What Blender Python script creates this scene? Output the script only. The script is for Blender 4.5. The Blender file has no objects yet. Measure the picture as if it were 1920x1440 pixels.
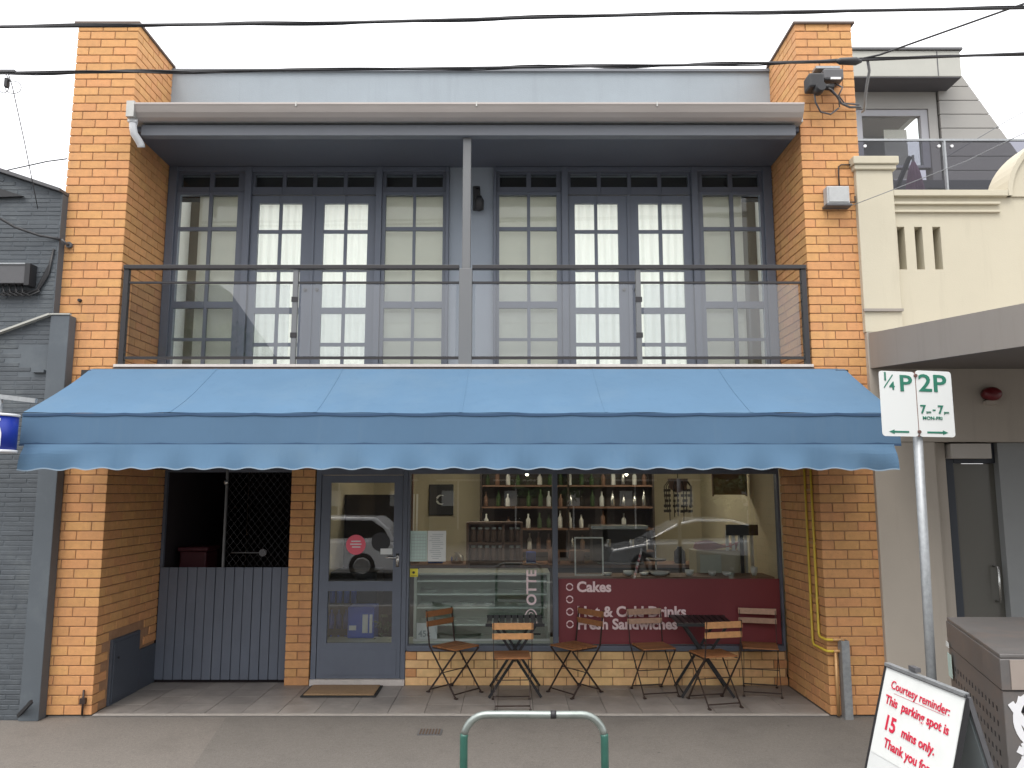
import bpy, bmesh, math, random
from math import sin, cos, pi, radians
from mathutils import Vector, Matrix
random.seed(7)
S = bpy.context.scene
COL = S.collection

# ------------------------------------------------------------------ camera
cam_d = bpy.data.cameras.new("camera"); cam = bpy.data.objects.new("camera", cam_d)
COL.objects.link(cam); S.camera = cam
cam_d.sensor_width = 36.0; cam_d.lens = 36.0 * 1471 / 1920
cam_d.clip_start = 0.05; cam_d.clip_end = 500
cam.location = (0, -7.4, 2.0)
cam.rotation_euler = (radians(90 + 7.75), 0, 0)

# ------------------------------------------------------------------ sky, sun, exposure
SUN_EL, SUN_AZ = 58.0, 196.0            # azimuth clockwise from +Y: the sun veiled behind the camera
W = bpy.data.worlds.new("World"); S.world = W; W.use_nodes = True
nt = W.node_tree; nt.nodes.clear()
out = nt.nodes.new("ShaderNodeOutputWorld"); bg = nt.nodes.new("ShaderNodeBackground")
sky = nt.nodes.new("ShaderNodeTexSky"); sky.sky_type = 'NISHITA'; sky.sun_disc = False
sky.sun_elevation = radians(SUN_EL); sky.sun_rotation = radians(SUN_AZ)
tc = nt.nodes.new("ShaderNodeTexCoord"); sep = nt.nodes.new("ShaderNodeSeparateXYZ")
nt.links.new(tc.outputs["Generated"], sep.inputs[0])
grad = nt.nodes.new("ShaderNodeMapRange")          # overcast luminance: brighter towards the zenith
grad.inputs["From Min"].default_value = 0.0; grad.inputs["From Max"].default_value = 1.0
grad.inputs["To Min"].default_value = 6.0; grad.inputs["To Max"].default_value = 14.5
nt.links.new(sep.outputs["Z"], grad.inputs["Value"])
nz = nt.nodes.new("ShaderNodeTexNoise"); nz.inputs["Scale"].default_value = 1.6; nz.inputs["Detail"].default_value = 5
nt.links.new(tc.outputs["Generated"], nz.inputs["Vector"])
nr = nt.nodes.new("ShaderNodeMapRange"); nr.inputs["To Min"].default_value = 0.93; nr.inputs["To Max"].default_value = 1.06
nr.inputs["From Min"].default_value = 0.3; nr.inputs["From Max"].default_value = 0.7
nt.links.new(nz.outputs["Fac"], nr.inputs["Value"])
mu = nt.nodes.new("ShaderNodeMath"); mu.operation = 'MULTIPLY'
nt.links.new(grad.outputs[0], mu.inputs[0]); nt.links.new(nr.outputs[0], mu.inputs[1])
vm = nt.nodes.new("ShaderNodeVectorMath"); vm.operation = 'SCALE'; vm.inputs[0].default_value = (0.985, 0.985, 1.0)
nt.links.new(mu.outputs[0], vm.inputs["Scale"])
mx = nt.nodes.new("ShaderNodeMix"); mx.data_type = 'RGBA'; mx.inputs[0].default_value = 0.93
nt.links.new(sky.outputs[0], mx.inputs[6]); nt.links.new(vm.outputs[0], mx.inputs[7])
nt.links.new(mx.outputs[2], bg.inputs["Color"]); bg.inputs["Strength"].default_value = 0.15
nt.links.new(bg.outputs[0], out.inputs[0])

sl = bpy.data.lights.new("sun", 'SUN'); sl.energy = 1.3; sl.angle = radians(25); sl.color = (1.0, 0.95, 0.88)
so = bpy.data.objects.new("sun", sl); COL.objects.link(so)
d = Vector((sin(radians(SUN_AZ)) * cos(radians(SUN_EL)), cos(radians(SUN_AZ)) * cos(radians(SUN_EL)), sin(radians(SUN_EL))))
so.rotation_euler = d.to_track_quat('Z', 'Y').to_euler(); so.location = (0, -20, 30)

S.view_settings.view_transform = 'Standard'; S.view_settings.look = 'None'
S.view_settings.gamma = 1.0; S.view_settings.exposure = 0.55; S.view_settings.use_curve_mapping = False
S.render.engine = 'CYCLES'
S.cycles.max_bounces = 8; S.cycles.transparent_max_bounces = 24; S.cycles.glossy_bounces = 4

# ------------------------------------------------------------------ materials
MATS = {}
def mat(name, col, rough=0.7, metal=0.0, var=0.0, vscale=3.0, bump=0.0, bscale=60.0, stain=None, stain_s=1.5,
        stain_amt=0.0, spec=0.5, island=0.0, hue=0.0, trans=0.0, coat=0.0, stretch=None, specks=(), drips=None):
    m = bpy.data.materials.new(name); m.use_nodes = True; t = m.node_tree
    b = t.nodes["Principled BSDF"]
    b.inputs["Roughness"].default_value = rough; b.inputs["Metallic"].default_value = metal
    b.inputs["Specular IOR Level"].default_value = spec
    if coat: b.inputs["Coat Weight"].default_value = coat
    geo = t.nodes.new("ShaderNodeNewGeometry"); src = geo.outputs["Position"]
    if stretch:
        mp = t.nodes.new("ShaderNodeMapping"); mp.inputs["Scale"].default_value = stretch
        t.links.new(src, mp.inputs[0]); src = mp.outputs[0]
    rgb = t.nodes.new("ShaderNodeRGB"); rgb.outputs[0].default_value = (*col, 1); c = rgb.outputs[0]
    if island:
        oi = t.nodes.new("ShaderNodeObjectInfo"); ad = t.nodes.new("ShaderNodeMath"); ad.operation = 'ADD'
        t.links.new(geo.outputs["Random Per Island"], ad.inputs[0]); t.links.new(oi.outputs["Random"], ad.inputs[1])
        fr = t.nodes.new("ShaderNodeMath"); fr.operation = 'FRACT'; t.links.new(ad.outputs[0], fr.inputs[0])
        hs = t.nodes.new("ShaderNodeHueSaturation")
        mr = t.nodes.new("ShaderNodeMapRange"); mr.inputs["To Min"].default_value = 1 - island; mr.inputs["To Max"].default_value = 1 + island
        t.links.new(fr.outputs[0], mr.inputs["Value"]); t.links.new(mr.outputs[0], hs.inputs["Value"])
        wn = t.nodes.new("ShaderNodeTexWhiteNoise"); wn.noise_dimensions = '1D'; t.links.new(fr.outputs[0], wn.inputs["W"])
        mh = t.nodes.new("ShaderNodeMapRange"); mh.inputs["To Min"].default_value = 0.5 - hue; mh.inputs["To Max"].default_value = 0.5 + hue
        t.links.new(wn.outputs["Value"], mh.inputs["Value"]); t.links.new(mh.outputs[0], hs.inputs["Hue"])
        t.links.new(c, hs.inputs["Color"]); c = hs.outputs[0]
    if var:
        n = t.nodes.new("ShaderNodeTexNoise"); n.inputs["Scale"].default_value = vscale; n.inputs["Detail"].default_value = 8
        n.inputs["Roughness"].default_value = 0.65
        t.links.new(src, n.inputs["Vector"])
        mr = t.nodes.new("ShaderNodeMapRange"); mr.inputs["From Min"].default_value = 0.25; mr.inputs["From Max"].default_value = 0.75
        mr.inputs["To Min"].default_value = 1 - var; mr.inputs["To Max"].default_value = 1 + var
        t.links.new(n.outputs["Fac"], mr.inputs["Value"])
        hs = t.nodes.new("ShaderNodeHueSaturation"); t.links.new(mr.outputs[0], hs.inputs["Value"])
        t.links.new(c, hs.inputs["Color"]); c = hs.outputs[0]
        rr = t.nodes.new("ShaderNodeMapRange"); rr.inputs["To Min"].default_value = max(0, rough - .1); rr.inputs["To Max"].default_value = min(1, rough + .1)
        t.links.new(n.outputs["Fac"], rr.inputs["Value"]); t.links.new(rr.outputs[0], b.inputs["Roughness"])
    if stain is not None:
        n = t.nodes.new("ShaderNodeTexNoise"); n.inputs["Scale"].default_value = stain_s; n.inputs["Detail"].default_value = 9
        n.inputs["Roughness"].default_value = 0.7
        t.links.new(src, n.inputs["Vector"])
        mr = t.nodes.new("ShaderNodeMapRange"); mr.inputs["From Min"].default_value = 0.5; mr.inputs["From Max"].default_value = 0.72
        mr.inputs["To Max"].default_value = stain_amt; t.links.new(n.outputs["Fac"], mr.inputs["Value"])
        mxx = t.nodes.new("ShaderNodeMix"); mxx.data_type = 'RGBA'; t.links.new(mr.outputs[0], mxx.inputs[0])
        t.links.new(c, mxx.inputs[6]); mxx.inputs[7].default_value = (*stain, 1); c = mxx.outputs[2]
    for (scl, thr, scol, amt) in specks:
        vo = t.nodes.new("ShaderNodeTexVoronoi"); vo.inputs["Scale"].default_value = scl; t.links.new(geo.outputs["Position"], vo.inputs["Vector"])
        mr = t.nodes.new("ShaderNodeMapRange"); mr.inputs["From Min"].default_value = thr; mr.inputs["From Max"].default_value = thr*.6
        mr.inputs["To Max"].default_value = amt; t.links.new(vo.outputs["Distance"], mr.inputs["Value"])
        mq = t.nodes.new("ShaderNodeMix"); mq.data_type = 'RGBA'; t.links.new(mr.outputs[0], mq.inputs[0]); t.links.new(c, mq.inputs[6]); mq.inputs[7].default_value = (*scol, 1); c = mq.outputs[2]
    if drips:
        dcol, damt, dthr = drips
        mp2 = t.nodes.new("ShaderNodeMapping"); mp2.inputs["Scale"].default_value = (9, 9, .7); t.links.new(geo.outputs["Position"], mp2.inputs[0])
        n = t.nodes.new("ShaderNodeTexNoise"); n.inputs["Scale"].default_value = 1.0; n.inputs["Detail"].default_value = 7; n.inputs["Roughness"].default_value = .65
        t.links.new(mp2.outputs[0], n.inputs["Vector"])
        mr = t.nodes.new("ShaderNodeMapRange"); mr.inputs["From Min"].default_value = dthr; mr.inputs["From Max"].default_value = dthr+.2; mr.inputs["To Max"].default_value = damt
        t.links.new(n.outputs["Fac"], mr.inputs["Value"])
        mq = t.nodes.new("ShaderNodeMix"); mq.data_type = 'RGBA'; t.links.new(mr.outputs[0], mq.inputs[0]); t.links.new(c, mq.inputs[6]); mq.inputs[7].default_value = (*dcol, 1); c = mq.outputs[2]
    t.links.new(c, b.inputs["Base Color"])
    if bump:
        n = t.nodes.new("ShaderNodeTexNoise"); n.inputs["Scale"].default_value = bscale; n.inputs["Detail"].default_value = 6
        t.links.new(src, n.inputs["Vector"])
        bp = t.nodes.new("ShaderNodeBump"); bp.inputs["Strength"].default_value = bump; bp.inputs["Distance"].default_value = 0.01
        t.links.new(n.outputs["Fac"], bp.inputs["Height"]); t.links.new(bp.outputs[0], b.inputs["Normal"])
    if trans:
        tr = t.nodes.new("ShaderNodeBsdfTranslucent"); t.links.new(c, tr.inputs["Color"])
        ms = t.nodes.new("ShaderNodeMixShader"); ms.inputs[0].default_value = trans
        t.links.new(b.outputs[0], ms.inputs[1]); t.links.new(tr.outputs[0], ms.inputs[2])
        t.links.new(ms.outputs[0], t.nodes["Material Output"].inputs[0])
    MATS[name] = m; return m

def glass(name, tint=(0.93, 0.95, 0.94), ior=1.55, rough=0.0):
    m = bpy.data.materials.new(name); m.use_nodes = True; t = m.node_tree; t.nodes.clear()
    o = t.nodes.new("ShaderNodeOutputMaterial"); tr = t.nodes.new("ShaderNodeBsdfTransparent"); tr.inputs[0].default_value = (*tint, 1)
    g = t.nodes.new("ShaderNodeBsdfGlossy"); g.inputs["Roughness"].default_value = rough
    f = t.nodes.new("ShaderNodeFresnel"); f.inputs[0].default_value = ior
    ms = t.nodes.new("ShaderNodeMixShader")
    ge = t.nodes.new("ShaderNodeNewGeometry"); iv = t.nodes.new("ShaderNodeMath"); iv.operation = 'SUBTRACT'; iv.inputs[0].default_value = 1.0
    t.links.new(ge.outputs["Backfacing"], iv.inputs[1]); ml = t.nodes.new("ShaderNodeMath"); ml.operation = 'MULTIPLY'
    t.links.new(f.outputs[0], ml.inputs[0]); t.links.new(iv.outputs[0], ml.inputs[1])      # each sheet mirrors once, on the face the ray enters
    t.links.new(ml.outputs[0], ms.inputs[0]); t.links.new(tr.outputs[0], ms.inputs[1]); t.links.new(g.outputs[0], ms.inputs[2])
    t.links.new(ms.outputs[0], o.inputs[0]); MATS[name] = m; return m

def emit(name, col, s):
    m = bpy.data.materials.new(name); m.use_nodes = True; b = m.node_tree.nodes["Principled BSDF"]
    b.inputs["Base Color"].default_value = (*col, 1); b.inputs["Emission Color"].default_value = (*col, 1)
    b.inputs["Emission Strength"].default_value = s; MATS[name] = m; return m

M_BRICK = mat("orange_brick", (0.60, 0.308, 0.125), 0.8, var=0.13, vscale=16, bump=0.45, bscale=120, island=0.06, hue=0.006, stain=(0.42, 0.20, 0.095), stain_s=1.3, stain_amt=0.4, specks=((38, .16, (.34, .17, .09), .5),), drips=((.40, .20, .11), .38, .54))
M_BRICKB = mat("base_brick", (0.82, 0.53, 0.25), 0.75, var=0.12, vscale=14, bump=0.35, bscale=140, island=0.07, hue=0.006, stain=(0.6, 0.32, 0.13), stain_s=3, stain_amt=0.4)
M_MORTAR = mat("mortar", (0.34, 0.19, 0.105), 0.95, var=0.25, vscale=9, bump=0.5, bscale=200)
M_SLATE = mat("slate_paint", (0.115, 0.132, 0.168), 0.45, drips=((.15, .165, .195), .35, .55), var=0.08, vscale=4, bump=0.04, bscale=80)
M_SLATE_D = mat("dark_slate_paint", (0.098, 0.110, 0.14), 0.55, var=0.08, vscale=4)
M_PALE = mat("pale_grey_blue_render", (0.29, 0.33, 0.365), 0.8, var=0.06, vscale=2, bump=0.2, bscale=120, drips=((.23, .26, .285), .4, .54), stain=(0.25, 0.28, 0.30), stain_s=1.2, stain_amt=0.35)
M_WALLB = mat("balcony_wall_paint", (0.28, 0.315, 0.36), 0.75, var=0.04, vscale=3)
M_GUTTER = mat("gutter_steel", (0.42, 0.38, 0.355), 0.4, metal=0.3, var=0.08, vscale=3, stretch=(.4, 3, 3))
M_GUTTERC = mat("zinc_cap", (0.42, 0.42, 0.40), 0.5, metal=0.4, var=0.15, vscale=12)
M_BEAM = mat("beam_grey_paint", (0.16, 0.17, 0.19), 0.55, var=0.10, vscale=3, stretch=(.5, 3, 3))
M_POST = mat("post_grey_paint", (0.15, 0.155, 0.16), 0.5, var=0.05)
M_RAIL = mat("black_rail_paint", (0.022, 0.02, 0.022), 0.4)
M_EDGE = mat("slab_edge", (0.55, 0.50, 0.46), 0.8, var=0.15, vscale=8)
M_EDGE_D = mat("slab_edge_timber", (0.12, 0.09, 0.075), 0.8, var=0.15, vscale=8)
M_WHITE = mat("white_pvc", (0.72, 0.73, 0.74), 0.4)
M_CURT = mat("white_curtain", (0.95, 0.94, 0.90), 0.9, var=0.03, vscale=8, stretch=(4, 1, .2), trans=0.85)
M_BLIND = mat("cream_blind", (0.70, 0.69, 0.64), 0.9, var=0.03, vscale=6, trans=0.62)
M_ROOMW = mat("white_room", (0.88, 0.87, 0.84), 0.9)
M_FANDARK = mat("fanlight_backing_dark", (0.05, 0.05, 0.055), 0.9)  # near-black colour of the added backing behind the fanlights
M_ROOMB = mat("brown_room_wall", (0.20, 0.18, 0.15), 0.9)
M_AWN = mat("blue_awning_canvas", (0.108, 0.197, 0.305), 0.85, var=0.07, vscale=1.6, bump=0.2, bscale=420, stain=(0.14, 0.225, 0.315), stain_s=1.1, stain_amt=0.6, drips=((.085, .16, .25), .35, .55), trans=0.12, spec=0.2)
M_AWNB = mat("shaded_blue_band_canvas", (0.084, 0.152, 0.24), 0.85, drips=((.105, .17, .245), .4, .52), var=0.07, vscale=1.2, bump=0.15, bscale=500, spec=0.2)  # canopy canvas in a darker colour; shade of the upright face painted in
M_AWNP = mat("navy_shadow_trim", (0.03, 0.07, 0.14), 0.8)  # trim lip whose dark colour also paints the gap shadow beneath it
M_AWNH = mat("pale_hem", (0.24, 0.32, 0.40), 0.8)
M_BLACK = mat("black_plastic", (0.02, 0.02, 0.022), 0.5)
M_GREYBOX = mat("grey_box_plastic", (0.42, 0.43, 0.43), 0.5, var=0.08, vscale=20)
M_GREYD = mat("dark_grey_metal", (0.09, 0.09, 0.095), 0.5, var=0.1, vscale=20)
M_TILE = mat("floor_tile", (0.24, 0.218, 0.20), 0.5, specks=((7, .07, (.1, .09, .08), .7),), var=0.25, vscale=3.5, bump=0.08, bscale=60, island=0.12, stain=(0.38, 0.34, 0.31), stain_s=2.2, stain_amt=0.6)
M_GROUT = mat("grout", (0.13, 0.12, 0.11), 0.9, var=0.2)
M_STONE = mat("kerb_stone", (0.34, 0.31, 0.28), 0.8, var=0.2, vscale=8, bump=0.2)
M_ASPH = mat("footpath_asphalt", (0.180, 0.160, 0.140), 0.9, drips=None, specks=((70, .3, (.09, .08, .07), .55), (95, .25, (.36, .33, .30), .5), (3.1, .045, (.07, .065, .06), .7), (11, .07, (.11, .10, .09), .5)), var=0.18, vscale=40, bump=0.6, bscale=220, stain=(0.115, 0.10, 0.088), stain_s=1.7, stain_amt=0.55)
M_ASPH2 = mat("footpath_asphalt_patch", (0.153, 0.138, 0.122), 0.9, specks=((70, .3, (.08, .07, .062), .55), (95, .25, (.31, .285, .26), .5), (2.7, .045, (.06, .056, .05), .7), (11, .07, (.10, .09, .08), .5)), var=0.18, vscale=42, bump=0.6, bscale=220, stain=(0.10, 0.09, 0.08), stain_s=1.5, stain_amt=0.55)
M_ROAD = mat("road_asphalt", (0.10, 0.10, 0.10), 0.9, var=0.2, vscale=30, bump=0.5, bscale=200)
M_KERB = mat("kerb_concrete", (0.36, 0.35, 0.33), 0.85, var=0.12, bump=0.3)
M_LINE = mat("road_paint", (0.75, 0.75, 0.72), 0.7, var=0.1)
M_GLASS = glass("window_glass")
M_GLASSB = glass("balustrade_glass", (0.84, 0.855, 0.87), 2.1)
M_GLASSS = glass("shop_glass", (0.90, 0.93, 0.93), 2.15)
M_GLASST = glass("smoked_terrace_glass", (0.50, 0.50, 0.54), 1.5)
M_GLASSC = glass("cabinet_glass", (0.94, 0.97, 0.95), 1.3)
M_MESHG = glass("smoky_glass", (0.35, 0.37, 0.4), 1.5)
M_WOOD = mat("chair_slat_wood", (0.30, 0.125, 0.045), 0.55, var=0.25, vscale=30, stretch=(1, 1, 1), island=0.18)
M_WOODL = mat("light_chair_slat_wood", (0.50, 0.25, 0.10), 0.5, var=0.2, vscale=30, island=0.15)
M_WOODP = mat("pale_chair_slat_wood", (0.46, 0.29, 0.20), 0.5, var=0.2, vscale=30, island=0.12)
M_CHAIR = mat("chair_steel", (0.035, 0.02, 0.016), 0.5)
M_TABLE = mat("table_steel", (0.018, 0.018, 0.02), 0.45)
M_GALV = mat("galvanised_steel", (0.33, 0.345, 0.355), 0.5, metal=0.5, var=0.2, vscale=30)
M_GREEN = mat("green_rack_paint", (0.028, 0.105, 0.08), 0.35, var=0.15, vscale=20)
M_SILV = mat("worn_bare_steel", (0.27, 0.30, 0.28), 0.35, metal=0.6, var=0.2, vscale=15)
M_SIGNW = mat("white_sign_face", (0.70, 0.72, 0.71), 0.35)
M_SIGNG = mat("green_sign_ink", (0.02, 0.17, 0.11), 0.5)
M_RED = mat("red_ink", (0.62, 0.02, 0.06), 0.5)
M_GAS = mat("yellow_pipe_paint", (0.62, 0.46, 0.05), 0.45, var=0.12, vscale=10)
M_COPP = mat("copper_fitting", (0.55, 0.32, 0.14), 0.4, metal=0.3)
M_CREAM = mat("cream_render", (0.52, 0.48, 0.375), 0.85, drips=((.40, .365, .28), .4, .55), var=0.04, vscale=1.5, bump=0.15, bscale=90, stain=(0.50, 0.455, 0.35), stain_s=1.6, stain_amt=0.25)
M_BEIGE = mat("beige_render", (0.42, 0.375, 0.32), 0.8, drips=((.34, .30, .255), .4, .55), var=0.05, vscale=1.5, bump=0.1, bscale=90)
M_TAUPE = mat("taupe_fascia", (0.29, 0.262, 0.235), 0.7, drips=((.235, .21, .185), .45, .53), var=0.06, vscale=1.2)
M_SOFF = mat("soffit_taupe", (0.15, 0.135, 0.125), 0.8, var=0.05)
M_BLUEGREY = mat("blue_grey_wall", (0.28, 0.29, 0.29), 0.8, var=0.05)
M_CLAD = mat("grey_cladding", (0.33, 0.32, 0.30), 0.7, var=0.04, vscale=2, island=0.03)
M_CLADD = mat("dark_soffit_lining", (0.10, 0.10, 0.11), 0.7)
M_FASC = mat("light_fascia", (0.42, 0.42, 0.38), 0.6, var=0.05)
M_PAINTBR = mat("charcoal_painted_brick", (0.070, 0.081, 0.092), 0.55, var=0.15, vscale=6, bump=0.4, bscale=120, island=0.08, stain=(0.17, 0.19, 0.195), stain_s=1.4, stain_amt=0.6)
M_PAINTSM = mat("charcoal_render", (0.085, 0.100, 0.115), 0.6, var=0.08, vscale=3, bump=0.1, stain=(0.16, 0.18, 0.185), stain_s=1.5, stain_amt=0.4)
M_CUPBOARD = mat("meter_cupboard_paint", (0.065, 0.075, 0.095), 0.5, var=0.08)
M_MAT = mat("coir_mat", (0.34, 0.22, 0.12), 0.95, var=0.2, vscale=60, bump=0.8, bscale=300)
M_RUBBER = mat("black_rubber", (0.02, 0.02, 0.02), 0.8)
M_BIN = mat("taupe_bin_paint", (0.165, 0.155, 0.15), 0.45, metal=0.3, var=0.12, vscale=5, stain=(0.28, 0.2, 0.16), stain_s=4, stain_amt=0.4)
M_BINB = mat("bronze_bin_band", (0.40, 0.34, 0.30), 0.4, metal=0.3, var=0.08)
M_GRAF = mat("white_spray_paint", (0.78, 0.78, 0.80), 0.5)
M_BLUE = mat("royal_blue_sign", (0.008, 0.03, 0.30), 0.45)
M_BURG = mat("burgundy_film", (0.20, 0.035, 0.042), 0.45, var=0.04)
M_INK = mat("pale_pink_lettering", (0.9, 0.72, 0.72), 0.5)
M_PAPER = mat("white_paper", (0.72, 0.74, 0.72), 0.7, var=0.05, vscale=8)
M_PAPERG = mat("mint_paper", (0.52, 0.66, 0.60), 0.7, var=0.06, vscale=8)
M_GREYINK = mat("grey_ink", (0.32, 0.36, 0.36), 0.6)
M_YEL = mat("yellow_sticker", (0.80, 0.70, 0.06), 0.5)
M_DISC = mat("red_disc_sticker", (0.75, 0.12, 0.17), 0.5)
M_INWALL = mat("cafe_cream_wall", (0.58, 0.52, 0.38), 0.85, var=0.06)
M_INFLOOR = mat("cafe_floor", (0.12, 0.10, 0.085), 0.5, var=0.15)
M_INDARK = mat("cafe_dark_wood", (0.05, 0.035, 0.028), 0.5, var=0.2)
M_INBROWN = mat("cafe_brown_wood", (0.22, 0.12, 0.08), 0.6, var=0.2)
M_CAB = mat("cabinet_grey_green", (0.58, 0.61, 0.52), 0.5, var=0.06)
M_STEEL = mat("stainless", (0.6, 0.6, 0.58), 0.25, metal=0.9)
M_CHINA = mat("white_china", (0.8, 0.8, 0.76), 0.3)
M_PINK = mat("pink_cloth", (0.62, 0.32, 0.32), 0.9)
M_CORK = mat("cork_board", (0.22, 0.12, 0.05), 0.9, var=0.1, vscale=20)
M_BLUEC = mat("blue_crate_plastic", (0.02, 0.09, 0.5), 0.5)
M_LEAF = mat("leaf", (0.05, 0.09, 0.03), 0.7, var=0.3, island=0.3)
M_BARK = mat("bark", (0.09, 0.065, 0.045), 0.9, var=0.3)
M_PURPLE = mat("mauve_canvas", (0.24, 0.14, 0.20), 0.9, var=0.1)
M_CABLE = mat("cable_black", (0.035, 0.035, 0.038), 0.6)
M_CABLEG = mat("cable_grey", (0.25, 0.26, 0.27), 0.6)
M_LAMP = emit("warm_lamp_glow", (1.0, 0.86, 0.65), 14.0)
M_TUBE = emit("added_cafe_light", (1.0, 0.88, 0.70), 20.0)  # added lamps, put in to brighten the cafe

M_SLATE_N = mat("navy_door_frame", (0.035, 0.042, 0.055), 0.5)
# ------------------------------------------------------------------ mesh helpers
class MB:
    def __init__(s): s.v = []; s.f = []; s.sm = False
    def poly(s, pts, faces):
        n = len(s.v); s.v += [tuple(p) for p in pts]; s.f += [tuple(n + i for i in f) for f in faces]; return s
    def box(s, x0, x1, y0, y1, z0, z1):
        if x0 > x1: x0, x1 = x1, x0
        if y0 > y1: y0, y1 = y1, y0
        if z0 > z1: z0, z1 = z1, z0
        return s.poly([(x0,y0,z0),(x1,y0,z0),(x1,y1,z0),(x0,y1,z0),(x0,y0,z1),(x1,y0,z1),(x1,y1,z1),(x0,y1,z1)],
                      [(0,3,2,1),(4,5,6,7),(0,1,5,4),(1,2,6,5),(2,3,7,6),(3,0,4,7)])
    def prism(s, pts, axis, a, b):
        """polygon (2D list) extruded along axis 'x','y' or 'z' from a to b"""
        def P(p, t): return {'x': (t, p[0], p[1]), 'y': (p[0], t, p[1]), 'z': (p[0], p[1], t)}[axis]
        n = len(pts); area = sum(pts[i][0]*pts[(i+1)%n][1]-pts[(i+1)%n][0]*pts[i][1] for i in range(n))
        vs = [P(p, a) for p in pts] + [P(p, b) for p in pts]
        fs = [tuple(range(n)), tuple(range(2*n-1, n-1, -1))] + [(i, n+i, n+(i+1)%n, (i+1)%n) for i in range(n)]
        s.needs = True
        return s.poly(vs, fs)
    def bar(s, p0, p1, w, h, up=(0, 0, 1)):
        p0 = Vector(p0); p1 = Vector(p1); d = (p1-p0).normalized(); u = Vector(up)
        if abs(d.dot(u)) > .98: u = Vector((0, 1, 0))
        r = d.cross(u).normalized()*w/2; q = r.cross(d).normalized()*h/2
        return s.poly([p0-r-q,p0+r-q,p0+r+q,p0-r+q,p1-r-q,p1+r-q,p1+r+q,p1-r+q],
                      [(0,1,2,3),(7,6,5,4),(0,4,5,1),(1,5,6,2),(2,6,7,3),(3,7,4,0)])
    def tube(s, pts, r, n=10, caps=True):
        pts = [Vector(p) for p in pts]; rs = r if isinstance(r, (list, tuple)) else [r]*len(pts)
        ups = None; rings = []
        for i, p in enumerate(pts):
            d = ((pts[min(i+1, len(pts)-1)]-pts[max(i-1, 0)])).normalized()
            if ups is None:
                ups = Vector((0,0,1)) if abs(d.z) < .9 else Vector((1,0,0))
            a = (ups - d*ups.dot(d)).normalized(); ups = a; b = d.cross(a)
            rings.append([p+(a*cos(2*pi*k/n)+b*sin(2*pi*k/n))*rs[i] for k in range(n)])
        v = [q for R in rings for q in R]; f = []
        for i in range(len(pts)-1):
            for k in range(n):
                f.append((i*n+k, i*n+(k+1)%n, (i+1)*n+(k+1)%n, (i+1)*n+k))
        if caps: f.append(tuple(range(n-1, -1, -1))); f.append(tuple((len(pts)-1)*n+k for k in range(n)))
        s.sm = True
        return s.poly(v, f)
    def lathe(s, prof, c, n=20, axis='z'):
        """prof: list of (r,h)"""
        v = []; f = []
        for r, h in prof:
            for k in range(n):
                a = 2*pi*k/n; x, y = r*cos(a), r*sin(a)
                q = {'z': (x, y, h), 'y': (x, h, y), 'x': (h, x, y)}[axis]
                v.append((c[0]+q[0], c[1]+q[1], c[2]+q[2]))
        for i in range(len(prof)-1):
            for k in range(n): f.append((i*n+k, i*n+(k+1)%n, (i+1)*n+(k+1)%n, (i+1)*n+k))
        f.append(tuple(range(n-1, -1, -1))); f.append(tuple((len(prof)-1)*n+k for k in range(n)))
        s.sm = True
        return s.poly(v, f)
    def grid(s, fn, nu, nv):
        v = [fn(i/nu, j/nv) for j in range(nv+1) for i in range(nu+1)]
        f = [(j*(nu+1)+i, j*(nu+1)+i+1, (j+1)*(nu+1)+i+1, (j+1)*(nu+1)+i) for j in range(nv) for i in range(nu)]
        return s.poly(v, f)
    def mesh(s, name, m):
        me = bpy.data.meshes.new(name); me.from_pydata([tuple(v) for v in s.v], [], s.f); me.update()
        bm = bmesh.new(); bm.from_mesh(me); bmesh.ops.recalc_face_normals(bm, faces=bm.faces); bm.to_mesh(me); bm.free()
        if m: me.materials.append(m)
        if s.sm:
            for p in me.polygons: p.use_smooth = len(p.vertices) == 4
        return me
    def build(s, name, m, parent=None, bev=0.0, solid=0.0):
        o = bpy.data.objects.new(name, s.mesh(name, m)); COL.objects.link(o)
        if parent: o.parent = parent
        if solid:
            q = o.modifiers.new("thickness", 'SOLIDIFY'); q.thickness = solid; q.offset = 0
        if bev:
            q = o.modifiers.new("bevel", 'BEVEL'); q.width = bev; q.segments = 2; q.limit_method = 'ANGLE'
        return o

def tag(o, label=None, cat=None, group=None, kind=None):
    if label: o["label"] = label
    if cat: o["category"] = cat
    if group: o["group"] = group
    if kind: o["kind"] = kind
    return o
def thing(name, label, cat, group=None):
    o = bpy.data.objects.new(name, None); o.empty_display_size = 0.2; COL.objects.link(o); return tag(o, label, cat, group)
def settle(root, loc, rz=0.0):
    """give a thing authored in world coordinates its base point"""
    loc = Vector(loc); root.location = loc
    for c in root.children: c.location = c.location - loc
def copy_thing(root, loc, rz, label=None, group=None, mats=None):
    def cp(o, par):
        c = o.copy(); COL.objects.link(c); c.parent = par
        if mats and c.type == 'MESH' and o.data.materials and o.data.materials[0] in mats:
            c.data = o.data.copy(); c.data.materials[0] = mats[o.data.materials[0]]
        for k in o.children: cp(k, c)
        return c
    r = cp(root, None); r.location = loc; r.rotation_euler = (0, 0, rz)
    if label: r["label"] = label
    if group: r["group"] = group
    return r
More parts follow.
